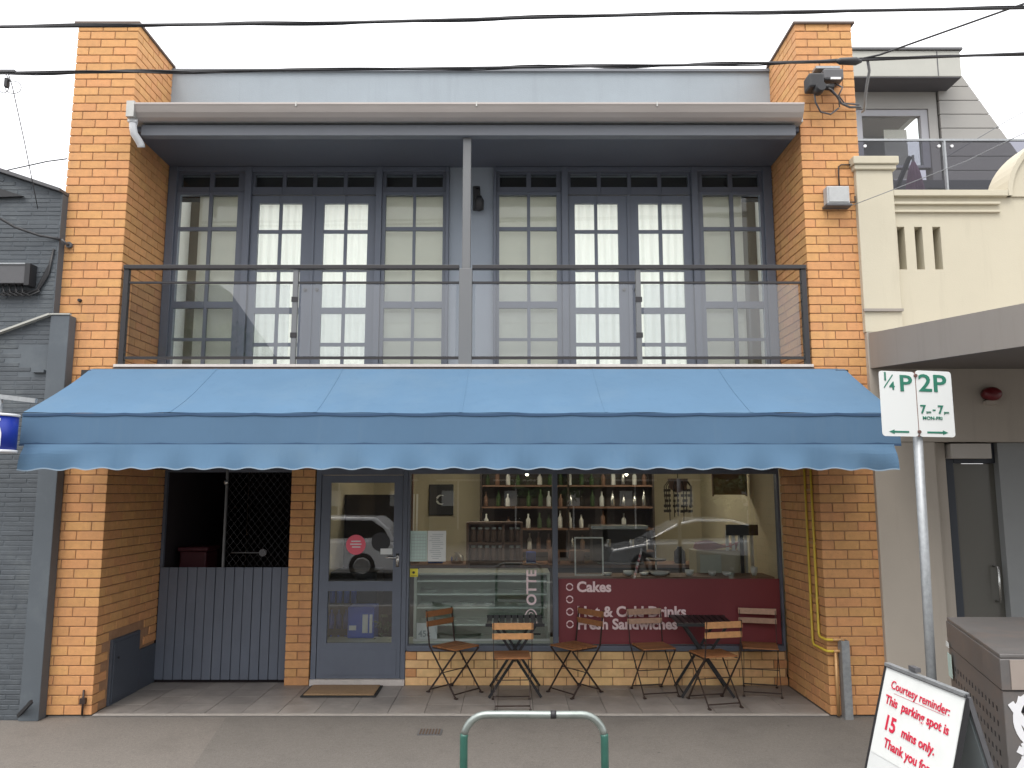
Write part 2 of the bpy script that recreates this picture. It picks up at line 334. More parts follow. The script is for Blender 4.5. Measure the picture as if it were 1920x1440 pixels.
def text(name, body, size, loc, rot, m, parent=None, off=0.0, ext=0.0015, align='LEFT', sx=1.0, shear=0.0, scl=None):
    cu = bpy.data.curves.new(name, 'FONT'); cu.body = body; cu.size = size; cu.offset = off; cu.extrude = ext
    cu.align_x = align; cu.space_character = 1.0; cu.shear = shear; cu.resolution_u = 3
    t = bpy.data.objects.new(name, cu); COL.objects.link(t)
    bpy.context.view_layer.update()
    me = bpy.data.meshes.new_from_object(t.evaluated_get(bpy.context.evaluated_depsgraph_get()))
    bpy.data.objects.remove(t); me.name = name
    me.transform(Matrix.Diagonal((sx, 1, 1, 1)))
    me.materials.clear(); me.materials.append(m)
    o = bpy.data.objects.new(name, me); COL.objects.link(o); o.location = loc; o.rotation_euler = rot
    if parent: o.parent = parent
    return o
RX = (pi/2, 0, 0)

# ------------------------------------------------------------------ the setting: ground
o = MB().box(-60, 60, -4.6, 60, -0.6, -0.02).build("footpath", M_ASPH); tag(o, kind="structure")
g = MB(); g.prism([(-1.9, -3.9), (-1.98, -2.6), (-2.35, -1.30), (-2.57, -0.012), (60, -0.012), (60, -3.9)], 'z', -0.0198, -0.016)
tag(g.build("footpath_patch", M_ASPH2), kind="structure")
o = MB().box(-60, 60, -4.75, -4.6, -0.6, -0.012).build("kerb", M_KERB, bev=0.02); tag(o, kind="structure")
o = MB().box(-60, 60, -60, -4.75, -0.7, -0.17).build("road", M_ROAD); tag(o, kind="structure")
g = MB()
for k in range(-12, 12): g.box(k*5, k*5+2.4, -9.66, -9.54, -0.1699, -0.166)
tag(g.build("road_markings", M_LINE), kind="structure")
o = MB().box(-60, 60, -60, -14.0, -0.18, -0.03).build("far_footpath", M_ASPH, bev=0.02); tag(o, kind="structure")
# recessed porch floor with its stone edge strip and tiles
floor = MB().box(-4.18, 3.37, 0.0, 1.24, -0.4, -0.010).build("porch_floor", M_GROUT); tag(floor, kind="structure")
MB().box(-3.78, 2.86, 0.003, 0.05, -0.0095, 0.0).build("edge_strip", M_STONE, floor, bev=0.003)
tw, td = 0.332, 0.29
for j in range(4):
    for i in range(20):
        x0 = -3.785 + i*tw; y0 = 0.055 + j*td
        x1 = min(x0+tw-0.005, 2.862)
        if x1 - x0 < 0.05: continue
        y1 = min(y0+td-0.005, 1.235)
        dz = random.uniform(-0.0012, 0.0008)
        MB().box(x0, x1, y0, y1, -0.0098, 0.0 + dz).build("tile", M_TILE, floor)
dr = thing("drain_cover", "small rusty square drain cover set in the footpath left of the bike hoop", "drain cover")
MB().box(-0.79, -0.59, -0.54, -0.38, -0.0158, -0.010).build("frame", M_GREYD, dr)
g = MB()
for k in range(7): g.box(-0.775+k*.026, -0.762+k*.026, -0.53, -0.39, -0.0098, -0.006)
g.build("grate", mat("rusty_iron", (0.10, 0.065, 0.045), 0.9, var=.2), dr); settle(dr, (-.69, -.46, -.016))

# ------------------------------------------------------------------ the brick shop
shop = thing("shop_building", "two-storey orange brick shop with balcony, french windows and blue awning", "building")
BR = []                                   # (cx,cy,cz,sx,sy,sz,score,mat)
CH = 0.0860
def add_brick(x0, x1, y0, y1, z0, vis, m=0):
    z1 = z0 + CH - 0.009
    cx, cy, cz = (x0+x1)/2, (y0+y1)/2, (z0+z1)/2
    BR.append([cx, cy, cz, x1-x0, y1-y0, z1-z0, vis, m])
def pillar(xo, xi, top, lower_depth):
    """xo outer x, xi inner x"""
    s = 1 if xi > xo else -1
    w = abs(xi-xo); m = (w+0.01)/2.5; n = int(round(top/CH))
    J = 0.009
    for c in range(n):
        z = c*CH; A = c % 2 == 0; jit = random.uniform(-.012, .012)
        low = z < 3.14
        hidden = 2.22 < z < 3.12
        yend = lower_depth if z < 2.95 else (0.90 if z < 5.56 else 0.82)
        if 2.95 <= z < 3.15: yend = 0.9
        cuts = [0, m*.5+jit, m*1.5+jit, m*2.5] if A else [0, m+jit, m*2+jit, m*2.5]
        for k in range(3):
            a, b = cuts[k], cuts[k+1]
            x0, x1 = xo+s*a, xo+s*(b-J)
            if k == 2: x1 = xi
            if x0 > x1: x0, x1 = x1, x0
            dep = 0.23 if (not A and k == 2) else 0.11
            dy = random.uniform(0, .003)
            add_brick(x0, x1, dy, dep, z, 0 if hidden else (abs(x1-x0)*(1.0 if z < 5 else .95)))
        y = 0.12 if A else 0.24
        while y < yend-0.02:
            y1 = min(y+0.23, yend)
            e = random.uniform(0, .002)
            if not (z < 0.62 and xi < 0 and y1 > .27 and y < .86) and not (z < 0.42 and xi < 0 and y1 > .83):
                xa, xb = (xi-0.11, xi-e) if s > 0 else (xi+e, xi+0.11)
                add_brick(xa, xb, y, y1, z, 0 if hidden else 0.05)
            y = y1+0.01
pillar(-4.40, -3.79, 6.68, 1.24)
pillar(3.44, 2.87, 6.68, 1.08)
# narrow brick pier between gate and door
for c in range(31):
    z = c*CH
    vis = 0.0 if z > 2.2 else 1
    if c % 2 == 0: add_brick(-2.365, -2.112, 1.08, 1.19, z, .20*vis)
    else:
        add_brick(-2.365, -2.243, 1.08, 1.19, z, .09*vis); add_brick(-2.234, -2.112, 1.08, 1.19, z, .09*vis)
# dwarf wall below the shop windows
for c in range(4):
    z = c*CH; x = -1.11 + (0 if c % 2 == 0 else -0.12)
    while x < 2.86:
        a, b = max(x, -1.11), min(x+0.231, 2.865)
        if b-a > .03: add_brick(a, b, 1.08+random.uniform(0, .003), 1.19, z, (b-a)*.98 if b-a > .2 else .05, 1)
        x += 0.24
BR.sort(key=lambda b: -b[6])
_bm = {}
def brick_mesh(sx, sy, sz, m):
    k = (round(sx, 3), round(sy, 2), round(sz, 3), m)
    if k not in _bm:
        bm = bmesh.new(); bmesh.ops.create_cube(bm, size=1)
        for v in bm.verts: v.co = Vector((v.co.x*sx, v.co.y*sy, v.co.z*sz))
        bmesh.ops.bevel(bm, geom=bm.edges[:], offset=0.003, segments=1, affect='EDGES')
        me = bpy.data.meshes.new("brick"); bm.to_mesh(me); bm.free(); me.materials.append(M_BRICKB if m else M_BRICK); _bm[k] = me
    return _bm[k]
for b in BR[:300]:
    o = bpy.data.objects.new("brick", brick_mesh(*b[3:6], b[7])); COL.objects.link(o); o.parent = shop
    o.location = b[:3]; o.rotation_euler = (random.uniform(-.004, .004), random.uniform(-.003, .003), random.uniform(-.006, .006))
g = MB()
for b in BR[300:]:
    me = brick_mesh(*b[3:6], b[7]); c = Vector(b[:3])
    g.poly([v.co + c for v in me.vertices], [tuple(p.vertices) for p in me.polygons])
o = g.build("brickwork", M_BRICK, shop); tag(o, kind="stuff")
# mortar cores behind the brick faces
g = MB()
g.box(-4.39, -3.802, 0.010, 1.23, 0, 2.95); g.box(-4.39, -3.802, 0.010, 0.895, 2.95, 5.56); g.box(-4.39, -3.802, 0.010, 0.815, 5.56, 6.655)
g.box(2.882, 3.43, 0.010, 1.07, 0, 2.95); g.box(2.882, 3.43, 0.010, 0.895, 2.95, 5.56); g.box(2.882, 3.43, 0.010, 0.815, 5.56, 6.655)
g.box(-2.355, -2.122, 1.092, 1.25, 0, 2.6); g.box(-1.10, 2.86, 1.092, 1.25, 0, 0.338)
g.build("mortar_bed", M_MORTAR, shop)
MB().box(-4.43, -3.77, -0.02, 0.84, 6.693, 6.715).build("pillar_cap", M_EDGE_D, shop)
MB().box(2.85, 3.47, -0.02, 0.84, 6.693, 6.715).build("pillar_cap", M_EDGE_D, shop)
# parapet, roof, gutter, beam, ceiling
MB().box(-3.80, 2.88, 0.82, 1.0, 5.60, 6.635).build("parapet", M_PALE, shop)
MB().box(-3.80, 2.88, 0.79, 1.03, 6.635, 6.665).build("parapet_cap", M_BEAM, shop)
MB().prism([(-0.1, 5.715), (0.82, 5.90), (0.82, 5.60), (-0.1, 5.60)], 'x', -3.785, 2.865).build("roof", M_GUTTERC, shop)
g = MB(); prof = [(-0.225, 5.695), (-0.235, 5.715), (-0.235, 5.73), (-0.225, 5.735), (-0.10, 5.735), (-0.10, 5.59), (-0.13, 5.59), (-0.17, 5.607), (-0.205, 5.645), (-0.215, 5.67)]
g.prism(prof, 'x', -3.72, 2.835)
gt = g.build("gutter", M_GUTTER, shop)
g = MB()
for x in (-2.1, -0.35, 1.4):
    MB().box(x, x+.012, -0.237, -0.226, 5.69, 5.737).build("joint", M_GUTTERC, gt)
g = MB(); g.box(-3.735, -3.66, -0.236, -0.09, 5.588, 5.748); g.build("gutter_end", M_GUTTERC, gt)
MB().box(-3.66, 2.80, -0.07, 0.02, 5.47, 5.585).build("beam", M_BEAM, shop, bev=0.006)
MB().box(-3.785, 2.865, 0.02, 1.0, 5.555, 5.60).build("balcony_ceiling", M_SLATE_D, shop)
# downpipe offset (white)
dp = thing("downpipe_elbow", "short white plastic downpipe elbow under the left end of the gutter", "downpipe")
MB().tube([(-3.70, -.15, 5.60), (-3.70, -.15, 5.52), (-3.695, -.13, 5.46), (-3.67, -.08, 5.41), (-3.66, -.05, 5.38), (-3.66, -.04, 5.36)], 0.036, 14).build("pipe", M_WHITE, dp)
MB().lathe([(0.042, 0), (0.042, .05)], (-3.70, -.15, 5.555), 14).build("collar", M_WHITE, dp); settle(dp, (-3.7, -.15, 5.36))
# balcony wall around the windows
g = MB(); g.box(-3.786, 2.866, 0.97, 1.06, 5.49, 5.555); g.box(-0.69, -0.205, 0.90, 1.0, 3.19, 5.555)
g.build("balcony_wall", M_WALLB, shop)
MB().box(-3.786, 2.866, 0.06, 1.2, 2.95, 3.13).build("balcony_slab", M_EDGE, shop)
MB().box(-3.78, 2.86, -0.055, 0.9, 3.165, 3.19).build("balcony_floor", M_EDGE, shop)
MB().box(-3.79, 2.87, -0.045, 0.06, 3.12, 3.163).build("slab_edge", M_EDGE_D, shop)

def glazing(parent, x0, x1, z0, z1, xs, zs, y0, y1, name, m, gm=M_GLASS, stile=0.04, bar_in=0.012):
    """frame x0..x1,z0..z1; xs = list of (a,b) glass columns, zs = list of (a,b) glass rows"""
    g = MB(); ex = [x0] + [v for p in xs for v in p] + [x1]; ez = [z0] + [v for p in zs for v in p] + [z1]
    for i in range(0, len(ex), 2):
        thin = 0 < i < len(ex)-2 and ex[i+1]-ex[i] < .05
        a = bar_in if thin else 0
        g.box(ex[i], ex[i+1], y0+a, y1-a, z0, z1)
    for i in range(0, len(ez), 2):
        thin = 0 < i < len(ez)-2 and ez[i+1]-ez[i] < .055
        a = bar_in+.002 if thin else 0.002
        for (p, q) in xs: g.box(p, q, y0+a, y1-a, ez[i], ez[i+1])
    f = g.build(name, m, parent)
    ym = (y0+y1)/2
    for (p, q) in xs:
        for (r, t) in zs:
            MB().box(p-.002, q+.002, ym-.002, ym+.002, r-.002, t+.002).build("pane", gm, f)
    return f
def window_set(ox, xs):
    (f0, sl1, sl2, p1a, p1b, d1, g1, d2, g2, p2a, p2b, sr1, sr2, f1) = xs
    ZB = 3.192
    side_rows = [(3.25, 3.60), (3.63, 3.96), (4.03, 4.39), (4.43, 4.83), (4.87, 5.235)]
    tr = [(5.325, 5.475)]
    # posts and head
    g = MB(); g.box(f0, sl1[0][0]-.035, .86, .99, ZB, 5.55); g.box(p1a, p1b, .86, .99, ZB, 5.55); g.box(p2a, p2b, .86, .99, ZB, 5.55)
    g.box(sl2[1][1]+.035, f1, .86, .99, ZB, 5.55)
    for a, b in ((sl1[0][0]-.035, p1a), (p1b, p2a), (p2b, sl2[1][1]+.035)):
        g.box(a, b, .87, .99, 5.50, 5.55)
    g.build("window_frame", M_SLATE, shop, bev=0.004)
    a, b = sl1[0][0]-.033, p1a-.002
    glazing(shop, a, b, ZB, 5.265, sl1, side_rows, .89, .95, "side_window", M_SLATE)
    glazing(shop, a, b, 5.27, 5.497, [(sl1[0][0]+.005, sl1[0][1]-.005), (sl1[1][0]+.01, sl1[1][1])], tr, .895, .95, "fanlight", M_SLATE_D)
    a, b = p2b+.002, sl2[1][1]+.033
    glazing(shop, a, b, ZB, 5.265, sl2, side_rows, .89, .95, "side_window", M_SLATE)
    glazing(shop, a, b, 5.27, 5.497, [(sl2[0][0], sl2[0][1]-.01), (sl2[1][0], sl2[1][1]-.005)], tr, .895, .95, "fanlight", M_SLATE_D)
    w = (p2a-p1b-.02)/4
    cols = [(p1b+.012+k*w+.02, p1b+.012+(k+1)*w-.02) for k in range(4)]
    glazing(shop, p1b+.002, p2a-.002, 5.24, 5.497, cols, tr, .895, .95, "fanlight", M_SLATE_D)
    door_rows = [(3.30, 3.54), (3.58, 3.905), (3.955, 4.03+.0), (4.03+.035, 4.375), (4.43, 4.80), (4.84, 5.14)]
    door_rows = [(3.30, 3.54), (3.58, 3.90), (3.965, 4.37), (4.43, 4.80), (4.84, 5.14)]
    for dx, gx, side in ((d1, g1, 1), (d2, g2, -1)):
        d_ = glazing(shop, dx[0], dx[1], ZB+.01, 5.225, gx, door_rows, .90, .945, "french_door", M_SLATE)
        hx = dx[1]-.05 if side > 0 else dx[0]+.05
        MB().lathe([(0.014, -.03), (0.014, 0), (.02, 0), (.02, .012)], (hx, .895, 4.16), 10, 'y').build("handle", M_GREYD, d_)
    MB().box(d1[1], d2[0], .885, .93, ZB+.01, 5.225).build("door_stop", M_SLATE, shop)
window_set(0, (-3.785, [(-3.66, -3.34), (-3.305, -3.02)], [(-1.39, -1.09), (-1.06, -.76)], -2.945, -2.87, (-2.865, -2.195), [(-2.79, -2.565), (-2.53, -2.31)],
               (-2.165, -1.50), [(-2.07, -1.845), (-1.81, -1.585)], -1.495, -1.43, None, None, -.692) if False else
           (-3.785, [(-3.66, -3.34), (-3.305, -3.02)], [(-1.39, -1.09), (-1.06, -.76)], -2.945, -2.87, (-2.865, -2.195), [(-2.79, -2.565), (-2.53, -2.31)],
            (-2.165, -1.50), [(-2.07, -1.845), (-1.81, -1.585)], -1.495, -1.43, 0, 0, -.692))
window_set(0, (-.203, [(-.14, .165), (.20, .49)], [(2.10, 2.40), (2.44, 2.73)], .545, .615, (.62, 1.265), [(.69, .905), (.94, 1.165)],
               (1.295, 1.97), [(1.39, 1.61), (1.65, 1.88)], 1.975, 2.045, 0, 0, 2.862))
# curtains and blinds behind the upper windows, white room and added fanlight backing behind
def curtain(x0, x1, z0, z1, y, amp, m, name, per=.09):
    n = max(4, int((x1-x0)/0.012)); ph = random.random()*6
    MB().grid(lambda u, v: (x0+(x1-x0)*u, y+amp*sin((x0+(x1-x0)*u)*2*pi/per+ph+.6*sin(u*9)), z0+(z1-z0)*v), n, 1).build(name, m, shop)
for a, b in ((-2.86, -2.20), (-2.16, -1.50), (.62, 1.26), (1.30, 1.97)): curtain(a, b, 3.2, 5.24, 1.0, .009, M_CURT, "curtain")
def blind(x0, x1):
    g = MB(); z = 3.22
    g.box(x0, x1, 1.000, 1.004, 3.2, 5.25)
    g.box(x0, x1, .99, 1.02, 5.25, 5.30)
    g.build("blind", M_BLIND, shop)
for a, b in ((-3.48, -2.95), (-1.43, -.70), (-.20, .54), (2.05, 2.56)): blind(a, b)
g = MB(); g.box(-3.79, -3.50, 1.5, 1.55, 3.19, 5.5); g.box(2.57, 2.87, 1.5, 1.55, 3.19, 5.5); g.build("inner_wall", M_ROOMB, shop)
g = MB(); g.box(-3.79, 2.87, 4.6, 4.7, 3.13, 3.9); g.box(-3.9, -3.79, 1.0, 4.6, 3.13, 5.7); g.box(2.87, 3.0, 1.0, 4.6, 3.13, 5.7)
g.box(-3.79, 2.87, 1.2, 4.6, 3.06, 3.13); g.build("upper_room", M_ROOMW, shop)
g = MB(); g.box(-3.78, 2.86, 1.03, 1.16, 5.25, 5.56); g.build("added_fanlight_backing", M_FANDARK, shop)  # added panel that keeps the fanlights dark in front of the bright room
# main body behind; roof light and rear glazing added to backlight the curtains
g = MB(); g.box(-4.39, -3.95, 1.25, 4.7, 0, 5.69); g.box(3.1, 3.43, 1.1, 4.7, 0, 5.69); g.box(-4.39, -3.95, 4.7, 9, 0, 3.0); g.box(3.1, 3.43, 4.7, 9, 0, 3.0); g.box(-4.39, 3.43, 9, 9.2, 0, 3.0)
g.box(-4.39, 3.43, 4.72, 9, 3.01, 3.12); g.box(-4.39, 3.43, 1.01, 1.2, 5.7, 5.9)
for k in range(6): g.box(-3.8+k*1.33, -3.74+k*1.33, 1.2, 4.7, 5.7, 5.86)
g.build("rear_wall", M_MORTAR, shop)
MB().box(-3.9, 3.0, 1.21, 4.69, 5.87, 5.88).build("added_roof_glass", M_GLASS, shop)  # unseen roof opening, added to light the curtains from behind
MB().box(-3.79, 2.87, 4.64, 4.65, 3.9, 5.70).build("added_rear_glass", M_GLASS, shop)  # unseen rear glazing, added for more light on the curtain backs
# header over the shopfront and soffit of the porch
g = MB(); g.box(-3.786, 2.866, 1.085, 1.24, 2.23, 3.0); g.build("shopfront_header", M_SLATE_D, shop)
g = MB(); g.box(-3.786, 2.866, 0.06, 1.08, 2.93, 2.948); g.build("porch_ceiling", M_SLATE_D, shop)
g = MB(); g.box(-3.79, 2.87, 0.012, 0.055, 2.93, 3.118); g.build("lintel", M_EDGE_D, shop)
# balcony post
MB().box(-0.485, -0.405, -0.02, 0.05, 3.19, 5.47).build("balcony_post", M_POST, shop, bev=0.005)
MB().box(-0.51, -0.385, -0.045, 0.052, 3.165, 4.13).build("balcony_post", M_POST, shop, bev=0.005)
# balustrade
bal = MB().box(-3.755, -3.705, -0.03, 0.02, 3.19, 4.165)
bal.box(-3.755, -0.511, -0.045, 0.02, 4.125, 4.165); bal.box(-0.384, 2.845, -0.045, 0.02, 4.125, 4.165); bal.box(2.795, 2.845, -0.03, 0.02, 3.19, 4.125)
railing = bal.build("balustrade", M_RAIL, shop, bev=0.004)
tag(railing, "black steel balcony railing with grey glass panels")
for (a, b) in ((-3.705, -2.115), (-2.065, -0.511), (-0.384, 1.195), (1.24, 2.795)):
    MB().box(a, b, -0.02, 0.005, 3.985, 4.005).build("rail", M_RAIL, railing)
    MB().box(a, b, -0.02, 0.005, 3.245, 3.27).build("rail", M_RAIL, railing)
    MB().box(a+.03, b-.03, -0.012, -0.004, 3.272, 3.975).build("glass_panel", M_GLASSB, railing)
for x in (-2.115, 1.195): MB().box(x, x+.048, -0.03, 0.02, 3.19, 4.125).build("post", M_POST, railing, bev=.003)
g = MB()
for x in (-2.09, 1.22):
    for z in (3.45, 3.8): g.box(x-.032, x+.032, -.034, -.028, z, z+.05)
g.build("clamp", M_RAIL, railing)

# lower storey: door, windows
g = MB(); g.box(-2.10, -2.045, 1.09, 1.19, 0.0, 2.23); g.box(-1.165, -1.115, 1.09, 1.19, 0.0, 2.23); g.box(-2.045, -1.165, 1.09, 1.19, 2.17, 2.23)
g.build("door_frame", M_SLATE, shop, bev=.004)
MB().box(-2.10, -1.115, 1.06, 1.19, 0.0, 0.06).build("threshold", M_EDGE, shop, bev=.004)
door = glazing(shop, -2.04, -1.17, 0.065, 2.165, [(-1.945, -1.262)], [(0.42, 0.95), (1.05, 2.085)], 1.10, 1.145, "shop_door", M_SLATE, gm=M_GLASSS)
MB().box(-2.0, -1.21, 1.094, 1.10, 0.10, 0.36).build("kick_panel", M_SLATE, door, bev=.003)
g = MB(); g.lathe([(.02, -.012), (.02, 0)], (-1.215, 1.10, 1.30), 12, 'y'); g.tube([(-1.215, 1.09, 1.30), (-1.215, 1.06, 1.30), (-1.235, 1.05, 1.30), (-1.33, 1.05, 1.30)], .009, 8)
g.box(-1.232, -1.198, 1.094, 1.10, 1.20, 1.34); g.build("handle", M_STEEL, door)
g = MB(); g.box(-1.112, -1.09, 1.09, 1.19, .345, 2.23); g.box(0.432, 0.487, 1.09, 1.19, .40, 2.23); g.box(2.84, 2.866, 1.09, 1.19, .345, 2.23)
g.box(-1.09, 0.432, 1.09, 1.19, 2.18, 2.23); g.box(0.487, 2.84, 1.09, 1.19, 2.18, 2.23); g.box(-1.09, 2.84, 1.06, 1.19, .345, .40)
wf = g.build("shop_window_frame", M_SLATE, shop, bev=.004)
MB().box(-1.09, .432, 1.135, 1.143, .40, 2.18).build("pane", M_GLASSS, wf)
MB().box(.487, 2.84, 1.135, 1.143, .40, 2.18).build("pane", M_GLASSS, wf)

# gate of vertical boards, security screen above, dark passage behind
gate = MB().box(-3.785, -2.37, 1.235, 1.26, 0.03, 1.18).build("side_gate", M_SLATE_D, shop); tag(gate, "slate grey gate of vertical boards")
n = 14; bw = (1.41)/n
for k in range(n):
    x0 = -3.782+k*bw; dy = random.choice((0, .004, .007))
    MB().box(x0+.002, x0+bw-.006, 1.212+dy, 1.234, 0.025, 1.185).build("board", M_SLATE, gate, bev=.003)
g = MB(); g.box(-3.785, -3.755, 1.215, 1.255, 1.19, 2.6); g.box(-2.40, -2.37, 1.215, 1.255, 1.19, 2.6); g.box(-3.755, -2.40, 1.215, 1.255, 2.2, 2.24)
g.build("screen_frame", M_SLATE_D, shop)
MB().box(-3.115, -3.095, 1.20, 1.235, 1.186, 2.3).build("screen_bar", M_POST, shop)
g = MB(); sp = .075
for k in range(-16, 26):
    for sgn in (1, -1):
        x = -3.755 + k*sp; z0, z1 = 1.19, 2.2; xa, xb = (x, x+(z1-z0)*.8) if sgn > 0 else (x+(z1-z0)*.8, x)
        pts = []
        def clip(xa, xb):
            t0, t1 = 0.0, 1.0
            for lim, s_ in ((-3.755, 1), (-3.118, -1)) if False else ((-3.09, 1), (-2.40, -1)):
                da, db = (xa-lim)*s_, (xb-lim)*s_
                if da < 0 and db < 0: return None
                if da < 0: t0 = max(t0, da/(da-db))
                if db < 0: t1 = min(t1, da/(da-db))
            return (t0, t1) if t1-t0 > .02 else None
        c = clip(xa, xb)
        if c:
            p = [(xa+(xb-xa)*t, 1.24+sgn*.002, z0+(z1-z0)*t) for t in c]; g.bar(p[0], p[1], .0016, .0016)
g.build("diamond_mesh", M_GREYD, shop)
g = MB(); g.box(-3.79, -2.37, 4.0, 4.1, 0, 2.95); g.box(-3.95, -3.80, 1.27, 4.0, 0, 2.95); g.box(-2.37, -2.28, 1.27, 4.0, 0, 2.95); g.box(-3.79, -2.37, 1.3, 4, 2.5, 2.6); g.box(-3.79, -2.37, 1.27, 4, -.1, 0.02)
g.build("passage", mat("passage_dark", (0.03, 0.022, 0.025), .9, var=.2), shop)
MB().lathe([(.005, -.03), (.022, -.02), (.03, 0), (.022, .02), (.005, .03)], (-3.105, 1.19, 2.09), 12).build("door_knob", M_STEEL, shop)
MB().bar((-3.02, 1.21, 1.34), (-2.70, 1.21, 1.34), .012, .012).lathe([(.04, -.02), (.04, .01)], (-2.68, 1.215, 1.34), 12, 'y').build("gate_latch", M_GREYD, shop)
rb = thing("red_bin", "dark red bin standing in the dark passage behind the gate", "bin")
MB().box(-3.7, -3.4, 1.5, 1.85, .02, 1.33).build("body", mat("dark_red_plastic", (.06, .008, .014), .6), rb, bev=.02)
MB().box(-3.72, -3.38, 1.48, 1.87, 1.332, 1.38).build("lid", MATS["dark_red_plastic"], rb, bev=.015); settle(rb, (-3.55, 1.67, .02))
# meter cupboard on the left porch wall
mc = MB().box(-3.84, -3.776, .285, .845, .0, .60).build("meter_cupboard", M_CUPBOARD, shop, bev=.004)
MB().box(-3.776, -3.768, .315, .815, .03, .57).build("door", M_CUPBOARD, mc, bev=.003)
MB().lathe([(.012, 0), (.012, .01)], (-3.768, .39, .42), 10, 'x').build("lock", M_BLACK, mc)
MB().box(-3.84, -3.779, .852, 1.232, .0, .40).build("wall_box", M_CUPBOARD, shop, bev=.004)

# ------------------------------------------------------------------ awning
aw = thing("awning", "wide blue canvas awning with scalloped valance above the shopfront", "awning")
XL, XR = -3.99, 3.15
def wav(x, per=.52, a=.010): return a*(abs(sin(pi*x/per+.3*sin(x*1.7)))**.8)
def top_f(u, v):
    x = XL+(XR-XL)*u; s = .018*sin(pi*v)+.004*sin(x*2.9+v*5)*sin(pi*v)+.003*sin(x*11+sin(v*4)*2)*v
    z = 3.14-(3.14-2.63)*v - s; y = -.06-(1.02-.06)*v
    return (x, y, z + .004*sin(x*5.3+v*3)*v)
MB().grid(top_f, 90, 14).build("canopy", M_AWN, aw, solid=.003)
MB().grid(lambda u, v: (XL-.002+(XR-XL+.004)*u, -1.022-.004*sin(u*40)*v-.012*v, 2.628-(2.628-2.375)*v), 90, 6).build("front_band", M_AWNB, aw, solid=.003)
def val(u, v):
    x = XL+.045+(XR-XL-.105)*u
    per = .235; ph = (x-XL)/per
    sc = .5-.5*cos(2*pi*ph)            # 0 at peaks between scallops
    e = min(x-XL-.04, XR-.06-x); ew = math.exp(-max(0, e)/.35)
    z = 2.372 - (.188+.017*sc+.015*ew)*v
    flare = .035*v + .018*sin(2*pi*ph*.5)*v*v
    fold = ew*(.035*sin(v*2.4+e*4.5))
    return (x, -1.045-flare-fold*min(1, v*3), z)
MB().grid(val, 340, 8).build("valance", M_AWN, aw, solid=.003)
def ribbon(fn, h, y, m, name, n=340, tk=.006):
    g = MB(); pts = [fn(i/n) for i in range(n+1)]
    v = []; 
    for (x, yy, z) in pts: v += [(x, yy-tk, z-h/2), (x, yy-tk, z+h/2), (x, yy, z+h/2), (x, yy, z-h/2)]
    f = []
    for i in range(n):
        a = 4*i; b = a+4
        f += [(a, b, b+1, a+1), (a+1, b+1, b+2, a+2), (a+2, b+2, b+3, a+3), (a+3, b+3, b, a)]
    g.poly(v, f); return g.build(name, m, aw)
ribbon(lambda u: (XL+(XR-XL)*u, -1.026, 2.622-wav(XL+(XR-XL)*u)), .019, 0, M_AWNP, "shadow_trim")  # wavy dark ribbon standing for the thin shadow under the trim
ribbon(lambda u: (XL+(XR-XL)*u, -1.040, 2.378-wav(XL+(XR-XL)*u+.2)), .019, 0, M_AWNP, "shadow_trim")
def hem(u):
    p = val(u, 1.0); return (p[0], p[1]-.001, p[2]+.003)
ribbon(hem, .010, 0, M_AWNH, "hem")
MB().tube([(XL+.01, -.975, 2.60), (XR-.01, -.975, 2.60)], .025, 10).build("front_bar", M_WHITE, aw)
for k in range(1, 6):
    u_ = k/6
    MB().grid(lambda u, v: tuple(a+b for a, b in zip(top_f(u_+(u-.5)*.0028, v), (0, -.002, .003))), 1, 14).build("seam", M_AWN, aw, solid=.002)
MB().tube([(XL+.02, -.035, 3.12), (XR-.06, -.035, 3.12)], .03, 10).build("roller", M_GREYD, aw)
g = MB(); g.box(-4.06, -3.97, -.09, -.002, 3.02, 3.13); g.box(3.05, 3.17, -.09, -.002, 3.04, 3.13); g.build("bracket", M_BLACK, aw)
g = MB()
for x in (-3.2, 2.4): g.tube([(x, -.05, 3.06), (x+.5, -.5, 2.84), (x, -.98, 2.59)], .018, 8)
g.build("folding_arm", M_WHITE, aw)
settle(aw, (-.42, -.05, 3.14))

# ------------------------------------------------------------------ wall fittings
def wl():
    t = thing("wall_lamp", "small black wall lamp on the balcony wall right of the post", "wall lamp")
    MB().box(-.43, -.36, .87, .90, 5.05, 5.33).build("backplate", M_BLACK, t, bev=.01)
    g = MB(); g.lathe([(.01, 0), (.05, .02), (.055, .12), (.03, .17)], (-.36, .82, 5.02), 12); g.tube([(-.385, .87, 5.30), (-.36, .83, 5.30), (-.355, .82, 5.19)], .01, 8)
    g.build("lantern", M_BLACK, t); settle(t, (-.38, .9, 5.05))
wl()
mb = thing("meter_box", "small pale grey junction box on the right brick pillar", "junction box")
MB().box(3.06, 3.28, -.10, -.001, 4.76, 4.94).build("box", M_GREYBOX, mb, bev=.01)
MB().box(3.045, 3.295, -.115, -.001, 4.735, 4.758).build("base", M_GREYD, mb, bev=.004)
MB().box(3.075, 3.265, -.108, -.101, 4.775, 4.925).build("cover", M_GREYBOX, mb, bev=.004)
MB().tube([(3.29, -.03, 4.80), (3.36, -.03, 4.80), (3.36, -.03, 4.86)], .008, 6).build("conduit", M_BLACK, mb)
MB().tube([(3.22, -.015, 4.94), (3.22, -.015, 5.10), (3.225, -.015, 5.17), (3.25, -.015, 5.19), (3.36, -.015, 5.19)], .008, 6).build("conduit", M_CHAIR, mb)
settle(mb, (3.17, 0, 4.74))
fl = thing("cable_junction", "cluster of black power cable connectors bolted high on the right pillar", "cable connector")
g = MB(); g.box(3.07, 3.27, -.16, -.002, 6.01, 6.13); g.build("bracket", M_GREYD, fl, bev=.02)
g = MB(); g.box(2.90, 3.05, -.22, -.06, 5.90, 6.05); g.build("housing", M_BLACK, fl, bev=.02)
